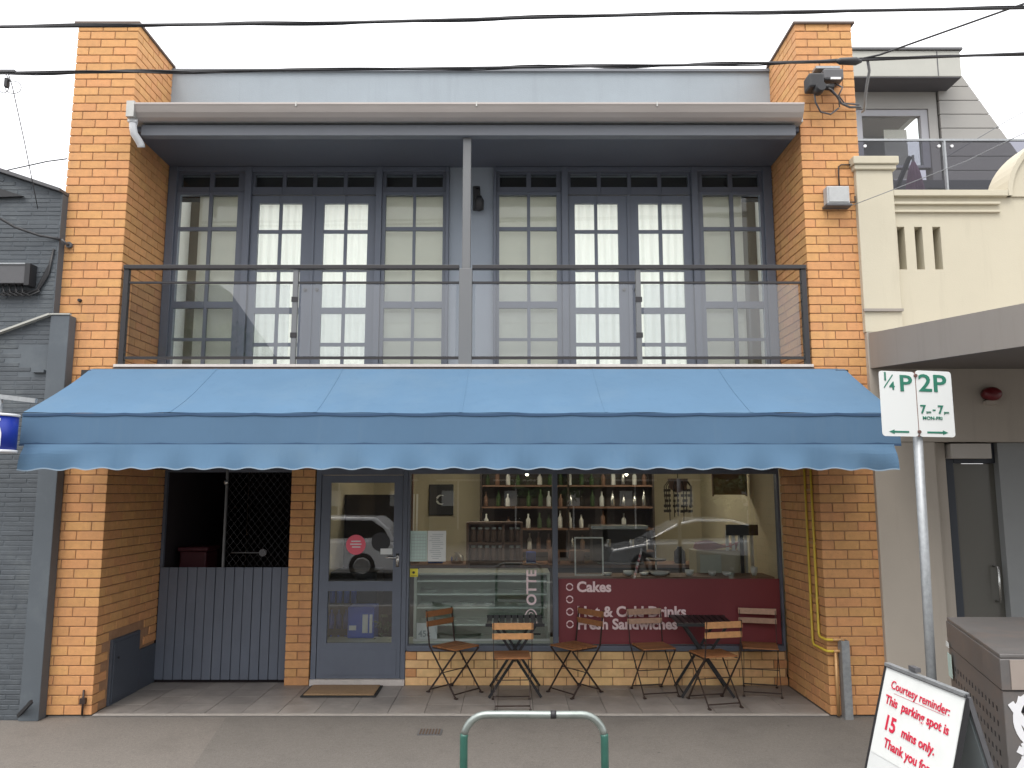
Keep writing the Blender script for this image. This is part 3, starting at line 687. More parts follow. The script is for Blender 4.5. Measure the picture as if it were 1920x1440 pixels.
g = MB(); g.lathe([(.045, -.06), (.05, 0), (.05, .05)], (3.0, -.2, 5.89), 12, 'y'); g.lathe([(.03, -.05), (.035, .05)], (3.12, -.12, 5.95), 10, 'x'); g.build("connector", M_BLACK, fl)
MB().box(3.13, 3.23, -.175, -.161, 6.005, 6.025).build("label_plate", M_WHITE, fl)
MB().box(3.02, 3.26, -.10, -.003, 6.16, 6.185).build("hood", M_GALV, fl)
for pts, r in (([(3.13, -.1, 5.95), (3.2, -.12, 5.86), (3.26, -.08, 5.80), (3.36, -.04, 5.78), (3.47, -.04, 5.78)], .012), ([(2.97, -.15, 5.88), (2.98, -.14, 5.78), (3.05, -.08, 5.71), (3.16, -.05, 5.70), (3.24, -.06, 5.76)], .009),
               ([(3.2, -.1, 6.0), (3.25, -.15, 5.93), (3.22, -.12, 5.86), (3.3, -.06, 5.81), (3.45, -.05, 5.80)], .008), ([(3.08, -.1, 5.98), (3.14, -.16, 5.90), (3.22, -.12, 5.84), (3.24, -.08, 5.76)], .007)):
    MB().tube(pts, r, 6).build("lead", M_GREYD, fl)
settle(fl, (3.15, 0, 5.9))
an = thing("cable_anchor", "small iron cable hook on the left brick pillar above the railing", "cable hook")
MB().lathe([(.03, -.03), (.03, 0)], (-4.31, 0, 4.37), 10, 'y').tube([(-4.31, -.02, 4.37), (-4.31, -.08, 4.37), (-4.34, -.1, 4.40)], .012, 6).build("hook", M_GREYD, an); settle(an, (-4.31, 0, 4.37))
an = thing("wall_bolt", "small black bolt head in the left brick pillar beside the railing", "bolt")
MB().lathe([(.014, -.03), (.018, -.01), (.018, 0)], (-4.17, 0, 3.82), 10, 'y').build("bolt", M_BLACK, an); settle(an, (-4.17, 0, 3.82))
an = thing("pipe_spigot", "rusty thin tap pipe at the foot of the left brick pillar", "tap")
MB().tube([(-3.86, -.02, 0.0), (-3.86, -.02, .22)], .010, 8).build("pipe", M_CHAIR, an); MB().box(-3.885, -3.835, -.035, -.004, .10, .15).build("valve", M_CHAIR, an); settle(an, (-3.86, 0, 0))
gp = thing("gas_pipe", "pair of thin yellow gas pipes on the right porch wall", "gas pipe")
for y, zb, yy in ((.30, .56, 0), (.14, .66, .06)):
    MB().tube([(2.852, y, 2.9), (2.852, y, 1.4), (2.852, y, zb+.03), (2.852, y-.03, zb), (2.852, .0, zb), (2.862, -.03, zb), (2.90, -.032, zb), (2.985, -.032, zb)], .012, 8).build("pipe", M_GAS, gp)
    MB().tube([(2.91, -.032, zb), (3.0, -.032, zb)], .0145, 8).build("sleeve", M_COPP, gp)
g = MB()
for z in (1.0, 1.5, 2.0): g.box(2.855, 2.868, .12, .32, z, z+.02)
g.build("clip", M_COPP, gp)
MB().tube([(2.93, -.03, .55), (2.93, -.03, 0)], .016, 8).build("riser", M_COPP, gp)
settle(gp, (2.85, .1, 0))
gu = thing("steel_guard", "short galvanised steel channel guarding the pipes at the right pillar foot", "pipe guard")
MB().box(2.965, 2.972, -.09, -.002, -.02, .66).box(2.972, 3.03, -.09, -.083, -.02, .66).box(3.03, 3.037, -.09, -.002, -.02, .66).build("channel", M_GALV, gu, bev=.002); settle(gu, (3.0, 0, -.02))

# door mat
dm = thing("doormat", "brown coir doormat with a black rubber edge before the shop door", "doormat")
MB().box(-2.07, -1.33, .60, 1.04, .001, .012).build("rubber_edge", M_RUBBER, dm, bev=.003)
MB().box(-2.045, -1.355, .625, 1.015, .0125, .024).build("coir", M_MAT, dm, bev=.004); settle(dm, (-1.7, .82, 0))

# ------------------------------------------------------------------ stickers and signs on the glass
yg = 1.13
st = MB().lathe([(.105, -.003), (.105, 0)], (-1.665, 1.121, 1.43), 28, 'y').build("round_sticker", M_DISC)
st.data.polygons.foreach_set("use_smooth", [False]*len(st.data.polygons)); tag(st, "round red sticker on the glass of the shop door", "sticker")
st.location = (0, 0, 0)
for k, (dx, dz, w) in enumerate(((-.05, .03, .1), (-.06, 0, .12), (-.04, -.03, .09))): MB().box(-1.665+dx, -1.665+dx+w, 1.116, 1.1175, 1.43+dz, 1.43+dz+.012).build("print", M_SIGNW, st)
st = MB().lathe([(.10, -.003), (.10, 0)], (-1.40, 1.1212, 1.46), 28, 'y').build("round_sticker", M_BLACK); tag(st, "round black sticker beside the red one on the shop door", "sticker")
st = MB().box(-1.40, -1.275, 1.112, 1.117, 1.33, 1.39).build("notice_card", M_PAPER); tag(st, "small white card below the black sticker on the shop door", "notice")
st = MB().box(-1.085, -.905, yg-.003, yg, 1.255, 1.575).build("poster", M_PAPERG); tag(st, "mint green timetable poster in the left shop window", "poster")
g = MB()
for r in range(9): g.box(-1.075, -.915, yg-.0045, yg-.0035, 1.275+r*.033, 1.278+r*.033)
for c in range(6): g.box(-1.075+c*.031, -1.073+c*.031, yg-.0045, yg-.0035, 1.275, 1.53)
g.build("print", M_GREYINK, st)
st = MB().box(-.90, -.705, yg-.003, yg, 1.255, 1.575).build("poster", M_PAPER); tag(st, "white typed notice beside the mint poster in the shop window", "poster")
g = MB()
for r in range(13):
    a = random.uniform(0, .04); g.box(-.885+a, -.73-random.uniform(0, .05), yg-.0045, yg-.0035, 1.285+r*.021, 1.289+r*.021)
g.build("print", M_GREYINK, st)
st = MB().box(-1.085, -1.0, yg-.003, yg, 1.095, 1.18).build("small_sticker", M_YEL); tag(st, "small yellow square sticker in the left shop window corner", "sticker")
MB().lathe([(.014, -.002), (.014, 0)], (-1.045, yg-.004, 1.14), 12, 'y').build("print", M_BLACK, st)
MB().box(-1.075, -1.01, yg-.005, yg-.004, 1.103, 1.108).build("print", M_BLACK, st)
lg = thing("window_lettering", "vertical pink and white lettering on the left shop window near the mullion", "window lettering")
text("letters", "OTTE", .145, (.255, yg-.004, .80), (pi/2, -pi/2, 0), M_INK, lg, off=.004, align='LEFT')
g = MB()
for k in range(3): g.lathe([(.06-k*.012, -.001), (.06-k*.012, 0)], (.20, yg-.002-k*.0015, .66-k*.01), 20, 'y')
for c in range(1): pass
em = MB()
for k in range(24):
    a0, a1 = 2*pi*k/24, 2*pi*(k+1)/24
    em.bar((.20+.065*cos(a0), yg-.004, .66+.10*sin(a0)), (.20+.065*cos(a1), yg-.004, .66+.10*sin(a1)), .002, .012)
for dx, dz, r in ((0, .045, .022), (0, -.02, .034)):
    for k in range(16):
        a0, a1 = 2*pi*k/16, 2*pi*(k+1)/16
        em.bar((.20+dx+r*cos(a0), yg-.004, .66+dz+r*sin(a0)), (.20+dx+r*cos(a1), yg-.004, .66+dz+r*sin(a1)), .002, .009)
em.build("emblem", M_INK, lg)
MB().box(.19, .30, yg-.005, yg-.003, .50, .515).build("stroke", M_BLACK, lg)
settle(lg, (.22, yg, .5))
rp = thing("window_sign", "long burgundy window sign listing cakes, drinks and sandwiches", "window sign")
MB().box(.492, 2.835, 1.128, 1.133, .405, 1.075).build("burgundy_film", M_BURG, rp)
for z, s_ in ((.99, "Cakes"), (.862, ""), (.735, "Hot & Cold Drinks"), (.607, "Fresh Sandwiches")):
    b = MB()
    for k in range(28):
        a0, a1 = 2*pi*k/28, 2*pi*(k+1)/28; r = .034
        b.bar((.61+r*cos(a0), 1.126, z+r*sin(a0)), (.61+r*cos(a1), 1.126, z+r*sin(a1)), .003, .012)
    b.build("ring_bullet", M_INK, rp)
    if s_: text("lettering", s_, .148, (.685, 1.1265, z-.048), RX, M_INK, rp, off=.005, sx=1.0)
settle(rp, (1.66, 1.13, .405))

# ------------------------------------------------------------------ café interior
room = thing("cafe_room", "cream walled cafe interior seen through the shop glass", "room")
g = MB(); g.box(-2.28, 3.1, 5.2, 5.3, 0, 2.7); g.box(-2.28, -2.2, 1.25, 5.2, 0, 2.7); g.box(3.0, 3.1, 1.25, 5.2, 0, 2.7); g.build("wall", M_INWALL, room)
MB().box(-2.28, 3.1, 1.25, 5.2, -.1, .02).build("floor", M_INFLOOR, room)
MB().box(-2.28, 3.1, 1.25, 5.2, 2.7, 2.8).build("ceiling", M_INWALL, room)
MB().box(-.35, 0.1, 4.9, 5.19, 0, 2.3).build("dark_doorway", M_INDARK, room)
MB().box(-2.1, 2.9, 1.2, 1.8, .33, .36).build("window_ledge", M_CAB, room)
for x, lab in ((-.65, "added ceiling tube light brightening the cafe above the picture"), (1.9, "added ceiling tube light brightening the cafe above the coffee counter")):
    t = thing("added_ceiling_light", lab, "ceiling light", "added tube lights inside the cafe")
    MB().box(x-.6, x+.6, 3.4, 3.5, 2.64, 2.67).build("tube", M_TUBE, t); MB().box(x-.62, x+.62, 3.38, 3.52, 2.671, 2.699).build("housing", M_WHITE, t); settle(t, (x, 3.45, 2.7))
t = thing("spot_lamp", "small bright round lamp just under the awning edge inside the window", "lamp")
MB().lathe([(.01, -.03), (.028, -.01), (.028, .01), (.01, .03)], (.05, 1.4, 2.225), 12).build("bulb", M_LAMP, t); MB().tube([(.05, 1.4, 2.26), (.05, 1.4, 2.7)], .006, 6).build("cord", M_BLACK, t); settle(t, (.05, 1.4, 2.7))
MB().box(-2.19, -1.35, 3.0, 3.05, .021, 1.95).build("partition", M_INDARK, room)
MB().box(-1.34, -1.30, 3.0, 3.05, .021, 2.69).build("partition_post", M_INBROWN, room)
fr_ = thing("drinks_fridge", "tall black drinks fridge with blue bottles just inside the shop door", "fridge")
MB().box(-2.15, -1.60, 2.1, 2.6, .021, 1.05).build("cabinet", M_BLACK, fr_, bev=.01)
for k in range(3):
    for q in range(4): MB().lathe([(.03, 0), (.032, .14), (.012, .18), (.012, .21)], (-2.11+q*.085, 2.06, .12+.29*k), 10).build("bottle", M_BLUEC, fr_)
settle(fr_, (-1.98, 2.35, .021))
rg = random.Random(9); PAL = (("white", M_CHINA), ("brown", M_INBROWN), ("blue", M_BLUEC), ("dark", M_BLACK), ("pink", M_PINK), ("cream", M_PAPER), ("red", M_DISC), ("steel", M_STEEL))
x = -1.3; k = 0; PLACES = ("at the left end of the cafe counter", "second along the cafe counter", "third along the cafe counter", "fourth along the cafe counter", "fifth along the cafe counter", "sixth along the cafe counter", "seventh along the cafe counter", "eighth along the cafe counter", "at the right end of the cafe counter")
for k, x in enumerate((-1.28, -1.0, -.72, -.45, -.1, .25, .55, .85, 2.2)):
    nm, mm_ = PAL[rg.randrange(len(PAL))]; w_, h_ = rg.uniform(.05, .1), rg.uniform(.12, .34)
    if k % 2: o_ = MB().box(x-w_, x+w_, 3.05, 3.2, 1.062, 1.062+h_).build("carton", mm_, bev=.006); lb = "%s carton standing %s" % (nm, PLACES[k])
    else: o_ = MB().lathe([(w_*.8, 0), (w_*.9, h_*.1), (w_*.85, h_*.7), (w_*.4, h_*.9), (w_*.4, h_)], (x, 3.1, 1.062), 14).build("canister", mm_); lb = "%s canister standing %s" % (nm, PLACES[k])
    tag(o_, lb, o_.name.split(".")[0], "goods on the cafe counter")
# display cabinet behind the left window
cb = thing("display_cabinet", "long glass display cabinet with white shelves behind the left shop window", "display cabinet")
g = MB(); g.box(-1.06, .41, 1.75, 1.80, .36, 1.10); g.box(-1.06, -1.03, 1.30, 1.75, .36, 1.10); g.box(.38, .41, 1.30, 1.75, .36, 1.10); g.box(-1.03, .38, 1.30, 1.75, .36, .40); g.build("carcass", M_CAB, cb)
for z in (.56, .74, .88, 1.02): MB().box(-1.028, .378, 1.32, 1.74, z, z+.018).build("shelf", M_CHINA, cb)
MB().box(-1.06, .41, 1.28, 1.80, 1.10, 1.12).build("top", M_CAB, cb)
MB().box(-1.06, .41, 1.285, 1.30, .405, .43).build("rail", M_CHINA, cb)
MB().box(-1.03, .38, 1.288, 1.292, .435, 1.095).build("front_glass", M_GLASSC, cb); settle(cb, (-.3, 1.5, .36))
k = 0
for z, items in ((.578, 5), (.758, 6), (.898, 4)):
    for i in range(items):
        x = -.95+i*1.28/items+random.uniform(0, .06); r = random.choice((.055, .07, .085))
        p = MB().lathe([(r*.6, 0), (r, .012), (r*.97, .016), (r*.3, .014)], (x, 1.52, z+.001), 16).build("plate", M_CHINA)
        tag(p, "white plate, %s from the left on the %s shelf of the display cabinet" % (("first", "second", "third", "fourth", "fifth", "sixth")[i], {.578: "lowest white", .758: "middle white", .898: "topmost white"}[z]), "plate", "plates on the display cabinet shelves")
        p.data.transform(Matrix.Translation((-x, -1.52, -z))); p.location = (x, 1.52, z)
bd = thing("cardboard_box", "open white box in the lower left corner of the shop window", "box")
MB().box(-1.02, -.80, 1.25, 1.275, .435, .60).build("side", M_PAPER, bd); text("print", "45c", .09, (-1.0, 1.247, .46), RX, M_GREYINK, bd, off=.002); settle(bd, (-.9, 1.26, .43))
# bottle rack
rk = thing("bottle_rack", "brown wooden rack holding two rows of jars behind the cabinet", "rack")
g = MB()
for z in (1.14, 1.36, 1.60): g.box(-.52, .10, 2.2, 2.5, z, z+.025)
for x in (-.55, -.12, .10): g.box(x, x+.03, 2.2, 2.5, 1.0, 1.62)
g.box(-.55, .13, 2.5, 2.52, 1.0, 1.62); g.build("frame", M_INBROWN, rk); settle(rk, (-.2, 2.35, 1.0))
jar0 = None
for row, z in enumerate((1.166, 1.386)):
    for i in range(7):
        x = -.47+i*.083+(.05 if i > 4 else 0)
        j = thing("jar", "%s jar from the left in the %s row of the brown rack" % (("first", "second", "third", "fourth", "fifth", "sixth", "seventh")[i], ("lower", "upper")[row]), "jar", "jars on the brown rack")
        MB().lathe([(.03, 0), (.034, .01), (.034, .12), (.02, .15)], (0, 0, 0), 12).build("body", M_INBROWN, j)
        MB().lathe([(.026, .15), (.026, .175)], (0, 0, 0), 12).build("lid", M_CHINA, j); j.location = (x, 2.3, z)
# counter, picture, slatted heater
ct = thing("service_counter", "dark service counter across the middle of the cafe", "counter")
MB().box(-1.4, 2.7, 2.95, 3.4, .02, 1.02).build("front", M_INDARK, ct); MB().box(-1.45, 2.75, 2.9, 3.45, 1.022, 1.06).build("worktop", M_INBROWN, ct); settle(ct, (.6, 3.2, 0))
pc = thing("framed_picture", "black framed picture of a white crescent on the cafe wall", "picture")
MB().box(-1.32, -.93, 5.16, 5.199, 1.62, 2.10).build("frame", M_BLACK, pc, bev=.005)
b = MB()
for i in range(14):
    a = radians(60+i*17); a2 = a+radians(17); w = .005+.028*sin(pi*(i+.5)/14)
    b.bar((-1.12+.07*cos(a), 5.155, 1.86+.07*sin(a)), (-1.12+.07*cos(a2), 5.155, 1.86+.07*sin(a2)), .004, w)
b.build("crescent", M_CHINA, pc); settle(pc, (-1.12, 5.2, 1.62))
def slats(name, lab, x0, x1, y, z0, z1, n):
    t = thing(name, lab, "slatted screen"); w = (x1-x0)/n
    for i in range(n): MB().box(x0+i*w, x0+i*w+w*.5, y, y+.02, z0, z1).build("slat", M_CHINA, t)
    MB().box(x0, x1, y+.021, y+.04, z0, z0+.04).build("rail", M_CHINA, t); settle(t, ((x0+x1)/2, y, z0))
slats("slatted_screen", "white slatted screen left of the framed picture in the cafe", -1.9, -1.42, 4.8, .02, 1.95, 9)
slats("slatted_screen", "white slatted screen at the right end of the cafe window", 2.45, 2.8, 1.75, .37, 1.55, 5)
sh = thing("bottle_shelving", "dark wooden wall shelving crowded with bottles and glasses behind the counter", "shelving")
MB().box(-.45, 2.10, 4.75, 4.80, 1.0, 2.62).build("back", M_INDARK, sh)
for z in (1.1, 1.42, 1.74, 2.06, 2.38): MB().box(-.45, 2.10, 4.45, 4.749, z, z+.025).build("shelf", M_INBROWN, sh)
for x in (-.48, .83, 2.101): MB().box(x, x+.028, 4.45, 4.80, 1.0, 2.62).build("side", M_INDARK, sh)
settle(sh, (.8, 4.6, 1.0))
rnd = random.Random(4)
bm_ = [MB().lathe([(.03, 0), (.034, .01), (.034, .14), (.013, .18), (.013, .24)], (0, 0, 0), 10).mesh("bottle", m_) for m_ in (M_CHINA, M_GLASSC, M_INBROWN, M_LEAF, M_STEEL, M_PAPER)]
n_ = 0
W_ = ("first", "second", "third", "fourth", "fifth", "sixth", "seventh", "eighth", "ninth", "tenth", "eleventh", "twelfth", "thirteenth", "fourteenth", "fifteenth", "sixteenth")
for zi, z in enumerate((1.126, 1.446, 1.766, 2.086)):
    for k in range(16):
        if rnd.random() < .06: continue
        o_ = bpy.data.objects.new("bottle", rnd.choice(bm_)); COL.objects.link(o_); o_.location = (-.38+k*.158+rnd.uniform(-.02, .02), 4.6+rnd.uniform(-.08, .05), z); o_.scale[2] = rnd.uniform(.7, 1.1)
        tag(o_, "%s bottle place from the left on the %s shelf of the dark shelving" % (W_[k], ("lowest", "second", "third", "highest")[zi]), "bottle", "bottles on the dark shelving")
bx_ = [MB().box(-.05, .05, -.06, .06, 0, h_).mesh("carton", m_) for h_, m_ in ((.14, M_CORK), (.2, M_BLACK), (.1, M_PAPER), (.17, M_INBROWN), (.12, M_STEEL), (.15, M_CAB), (.11, M_DISC))]
for k in range(16):
    o_ = bpy.data.objects.new("carton", rnd.choice(bx_)); COL.objects.link(o_); o_.location = (-.35+k*.158+rnd.uniform(-.02, .02), 4.6, 2.406)
    tag(o_, "%s packet from the left on the top shelf of the dark shelving" % W_[k], "packet", "packets on the top shelf")
for k in range(5):
    t = thing("pendant_bulb", "%s small clear bulb from the left hanging above the cafe counter" % W_[k], "lamp", "bulbs above the cafe counter")
    MB().lathe([(.008, 0), (.022, .02), (.022, .05), (.01, .08)], (0, 0, 0), 10).build("bulb", M_LAMP, t); MB().tube([(0, 0, .08), (0, 0, .45)], .004, 5).build("cord", M_BLACK, t)
    t.location = (.2+k*.45, 3.2+.1*(k % 2), 2.2+.04*(k % 3))
# right side furnishings
def add(name, lab, cat, parts, base):
    t = thing(name, lab, cat)
    for nm, g, m in parts: g.build(nm, m, t, bev=.004)
    settle(t, base); return t
add("coffee_machine", "steel and black coffee machine on the cafe counter", "coffee machine",
    [("body", MB().box(1.05, 1.75, 3.0, 3.38, 1.09, 1.50), M_BLACK), ("hood", MB().box(1.03, 1.77, 2.97, 3.4, 1.502, 1.55), M_STEEL),
     ("group_head", MB().lathe([(.035, 1.28), (.035, 1.38)], (1.25, 2.95, 0), 12).lathe([(.035, 1.28), (.035, 1.38)], (1.55, 2.95, 0), 12), M_STEEL),
     ("drip_tray", MB().box(1.1, 1.7, 2.90, 2.999, 1.065, 1.09), M_STEEL)], (1.4, 3.2, 1.06))
add("menu_stand", "white framed clear menu stand on the right window ledge", "menu stand",
    [("frame", MB().box(.68, .695, 1.3, 1.315, 1.09, 1.50).box(.98, .995, 1.3, 1.315, 1.09, 1.50).box(.695, .98, 1.3, 1.315, 1.485, 1.50).box(.695, .98, 1.3, 1.315, 1.09, 1.10), M_CHINA),
     ("leaf", MB().box(.70, .975, 1.306, 1.309, 1.10, 1.484), M_GLASSC)], (.84, 1.3, 1.08))
MB().box(.49, 2.83, 1.26, 1.70, 1.05, 1.078).build("window_shelf", M_INBROWN, room)
for i, (x, r, h) in enumerate(((1.28, .06, .05), (1.62, .10, .04), (1.95, .05, .06), (2.2, .045, .05), (2.36, .05, .04), (2.66, .04, .09), (1.45, .05, .03), (1.05, .05, .03))):
    p = MB().lathe([(r*.5, 0), (r*.9, h*.4), (r, h), (r*.92, h), (r*.4, h*.3)], (0, 0, 0), 16).build("bowl", M_CHINA); p.location = (x, 1.42, 1.079)
    tag(p, ("small cup above the letter C of Cakes", "wide low white bowl on the window shelf behind the pastry stand", "white cup right of the pastry stand", "white cup below the pink cloth", "second white cup below the pink cloth", "tall white cup at the right end of the window shelf", "small low dish left of the pastry stand", "small low dish by the menu stand")[i], "bowl", "white crockery on the window shelf")
add("cork_board", "brown cork board high on the right side of the cafe", "notice board", [("board", MB().box(2.55, 2.95, 2.6, 2.62, 1.95, 2.45), M_CORK), ("frame", MB().box(2.53, 2.549, 2.59, 2.63, 1.93, 2.47).box(2.951, 2.97, 2.59, 2.63, 1.93, 2.47), M_INBROWN)], (2.75, 2.6, 1.95))
add("till_screen", "black till screen facing the window at the right", "screen", [("screen", MB().box(2.42, 2.78, 1.6, 1.63, 1.50, 1.62), M_BLACK), ("stand", MB().box(2.58, 2.62, 1.631, 1.65, 1.08, 1.55), M_BLACK)], (2.6, 1.62, 1.08))
pl = thing("hanging_planter", "brown hanging planter with trailing stems inside the right window", "planter")
MB().lathe([(.03, 0), (.10, .05), (.12, .16), (.11, .16)], (1.95, 1.9, 1.98), 16).build("pot", M_INBROWN, pl)
g = MB()
for k in range(9):
    a = k*.7; g.tube([(1.95+.1*cos(a), 1.9+.1*sin(a), 2.13), (1.95+.16*cos(a), 1.9+.16*sin(a), 2.05), (1.95+.15*cos(a), 1.9+.15*sin(a), 1.8-.05*(k % 4))], .006, 5)
    for q in range(5): g.box(1.93+.15*cos(a)+random.uniform(-.02, .02), 1.965+.15*cos(a), 1.9+.15*sin(a), 1.91+.15*sin(a), 1.75+q*.06, 1.78+q*.06)
g.build("foliage", M_INDARK, pl); MB().tube([(1.95, 1.9, 2.15), (1.95, 1.9, 2.7)], .005, 5).build("cord", M_BLACK, pl); settle(pl, (1.95, 1.9, 2.7))
tw_ = thing("folded_cloth", "pale pink folded cloth on a stool inside the right window", "cloth")
MB().grid(lambda u, v: (2.12+.5*u, 1.75+.2*v, 1.40+.03*sin(u*7+v*3)-.06*v), 12, 6).build("cloth", M_PINK, tw_, solid=.02); settle(tw_, (2.37, 1.85, 1.33))
add("bar_cabinet", "cream cabinet supporting the pink cloth inside the cafe", "cabinet", [("body", MB().box(2.1, 2.66, 1.72, 2.1, .36, 1.32), M_INWALL), ("door", MB().box(2.14, 2.38, 1.712, 1.7195, .4, 1.28), M_CAB)], (2.38, 1.9, .36))
add("pastry_stand", "dark tiered pastry stand in the middle of the right window", "stand", [("plate", MB().lathe([(.15, 0), (.16, .02)], (1.62, 1.62, 1.08), 20).lathe([(.11, 0), (.12, .02)], (1.62, 1.62, 1.22), 20), M_INDARK), ("stem", MB().tube([(1.62, 1.62, 1.1), (1.62, 1.62, 1.4)], .01, 8), M_STEEL)], (1.62, 1.62, 1.08))
bc = thing("blue_crate", "blue plastic milk crate stack behind the lower door glass", "crate")
MB().box(-1.85, -1.55, 1.7, 2.0, .021, .36).build("body", M_BLUEC, bc, bev=.01)
MB().box(-1.85, -1.55, 1.7, 2.0, .362, .70).build("body", M_BLUEC, bc, bev=.01)
MB().box(-1.68, -1.62, 1.69, 1.699, .42, .62).box(-1.60, -1.57, 1.69, 1.699, .42, .62).box(-1.83, -1.75, 1.69, 1.699, .45, .50).build("print", M_CHINA, bc); settle(bc, (-1.7, 1.85, .02))
pb = add("potted_plant", "leafy pot plant behind the lower door glass", "plant", [("pot", MB().lathe([(.08, 0), (.11, .2)], (-1.40, 1.7, .021), 14), M_INBROWN)], (-1.4, 1.7, .02))
g = MB()
for k in range(60):
    a = random.random()*6.28; r = random.uniform(.02, .15); z = random.uniform(.2, .6)
    c = Vector((r*cos(a), r*sin(a), z)); q = Vector((random.uniform(-.05, .05), random.uniform(-.05, .05), random.uniform(-.03, .05)))
    s_ = Vector((-q.y, q.x, .02)).normalized()*.018; g.poly([c-q, c+s_, c+q, c-s_], [(0, 1, 2, 3)])
g.build("foliage", M_LEAF, pb)

# ------------------------------------------------------------------ chairs and tables
def make_chair():
    t = thing("bistro_chair", "", "chair")
    for y in range(5):
        y0 = -.155+y*.068
        MB().box(-.17, .17, y0, y0+.058, .445, .46).build("seat_slat", M_WOOD, t, bev=.003)
    # backrest uprights run on as the front legs
    for sx in (-.178, .178):
        g = MB(); g.bar((sx, -.235, .795), (sx, -.185, .455), .006, .018, (0, 1, 0)); g.bar((sx, -.185, .455), (sx, .20, .0), .006, .018, (0, 1, .8)); g.build("leg", M_CHAIR, t)
    for sx in (-.162, .162):
        g = MB(); g.bar((sx, .175, .437), (sx, -.21, .0), .006, .018, (0, 1, .8)); g.build("leg", M_CHAIR, t)
    for a, b, h in (((-.178, .165, .035), (.178, .165, .035), .012), ((-.162, -.175, .035), (.162, -.175, .035), .012), ((-.178, .012, .222), (.178, .012, .222), .008)):
        MB().bar(a, b, .006, h).build("stretcher", M_CHAIR, t)
    for sx in (-.165, .165): MB().bar((sx, -.15, .438), (sx, .17, .438), .018, .008).build("seat_rail", M_CHAIR, t)
    for sx, sy in ((-.178, .2), (.178, .2), (-.162, -.21), (.162, -.21)): MB().box(sx-.012, sx+.012, sy-.018, sy+.018, 0, .012).build("foot", M_CHAIR, t)
    for z0, z1, y0 in ((.725, .785, -.228), (.635, .69, -.215)):
        MB().box(-.19, .19, y0-.006, y0+.006, z0, z1).build("back_slat", M_WOODL, t, bev=.003)
    return t
G = "folding chairs outside the shop"
ch = make_chair()
specs = [(-.575, .79, -131, "brown folding chair left of the left table, just right of the door", {M_WOODL: M_WOOD}),
         (.0, .33, 2, "folding chair with light slats, its back to the street, before the left table", {}),
         (.63, .80, 128, "folding chair between the two tables, turned toward the left table", {M_WOODL: M_WOOD}),
         (1.42, .78, -168, "folding chair facing the street in front of the word Cold", {M_WOODL: M_WOODP}),
         (1.93, .40, 13, "folding chair with its back to the street, beside the right table", {}),
         (2.50, .80, 166, "folding chair with pale slats at the far right by the porch wall", {M_WOODL: M_WOODP})]
for i, (x, y, a, lab, mm) in enumerate(specs):
    copy_thing(ch, (x, y, .001), radians(a), lab, G, mm)
def kill(o):
    for c in list(o.children): kill(c)
    bpy.data.objects.remove(o)
kill(ch)
def make_table(lab, cx, cy, rz):
    t = thing("folding_table", lab, "table", "black folding tables outside the shop")
    for k in range(9):
        x0 = -.28+k*.063; MB().box(x0, x0+.048, -.26, .26, .695, .71).build("top_slat", M_TABLE, t, bev=.003)
    for a in (-.275, .262): MB().box(-.29, .29, a, a+.013, .68, .71).build("rim", M_TABLE, t)
    for y in (-.235, .215):
        g = MB(); g.bar((-.255, y, 0.005), (.20, y, .68), .008, .026, (0, 0, 1)); g.build("leg", M_TABLE, t)
    for y in (-.215, .235):
        g = MB(); g.bar((.255, y, 0.005), (-.20, y, .68), .008, .026, (0, 0, 1)); g.build("leg", M_TABLE, t)
    g = MB(); g.tube([(0, -.24, .345), (0, .24, .345)], .007, 6); g.tube([(-.235, -.23, .04), (-.235, .22, .04)], .006, 6); g.tube([(.235, -.22, .04), (.235, .23, .04)], .006, 6); g.build("stretcher", M_TABLE, t)
    t.location = (cx, cy, .001); t.rotation_euler = (0, 0, rz)
make_table("black slatted folding table between the left pair of chairs", .03, .80, 0)
make_table("black slatted folding table in front of the burgundy sign", 1.92, .80, radians(-3))

# ------------------------------------------------------------------ bike hoop, parking sign, sandwich board, bin
bh = thing("bike_hoop", "green painted steel bike hoop with a worn bare top rail", "bike rack")
yb, zt, xl, xr, r = -3.12, .845, -.25, .48, .0195
def arc(cx, cz, R, a0, a1, n=8): return [(cx+R*cos(radians(a0+(a1-a0)*i/n)), yb, cz+R*sin(radians(a0+(a1-a0)*i/n))) for i in range(n+1)]
pt = arc(xl+.12, zt-.12, .12, 170, 90, 7) + [(.0, yb, zt+.001), (.2, yb, zt-.001)] + arc(xr-.12, zt-.12, .12, 90, 10, 7)
MB().tube(pt, r, 16).build("top_rail", M_SILV, bh)
MB().tube([(xl, yb, -.02), (xl, yb, zt-.12)] + arc(xl+.12, zt-.12, .12, 180, 168, 2)[1:], r+.0008, 16).build("leg", M_GREEN, bh)
MB().tube([(xr, yb, -.02), (xr, yb, zt-.12)] + arc(xr-.12, zt-.12, .12, 0, 12, 2)[1:], r+.0008, 16).build("leg", M_GREEN, bh)
MB().tube([(.20, yb, zt), (.23, yb, zt)], r+.001, 16).build("worn_band", M_BLACK, bh); settle(bh, (.115, yb, -.02))

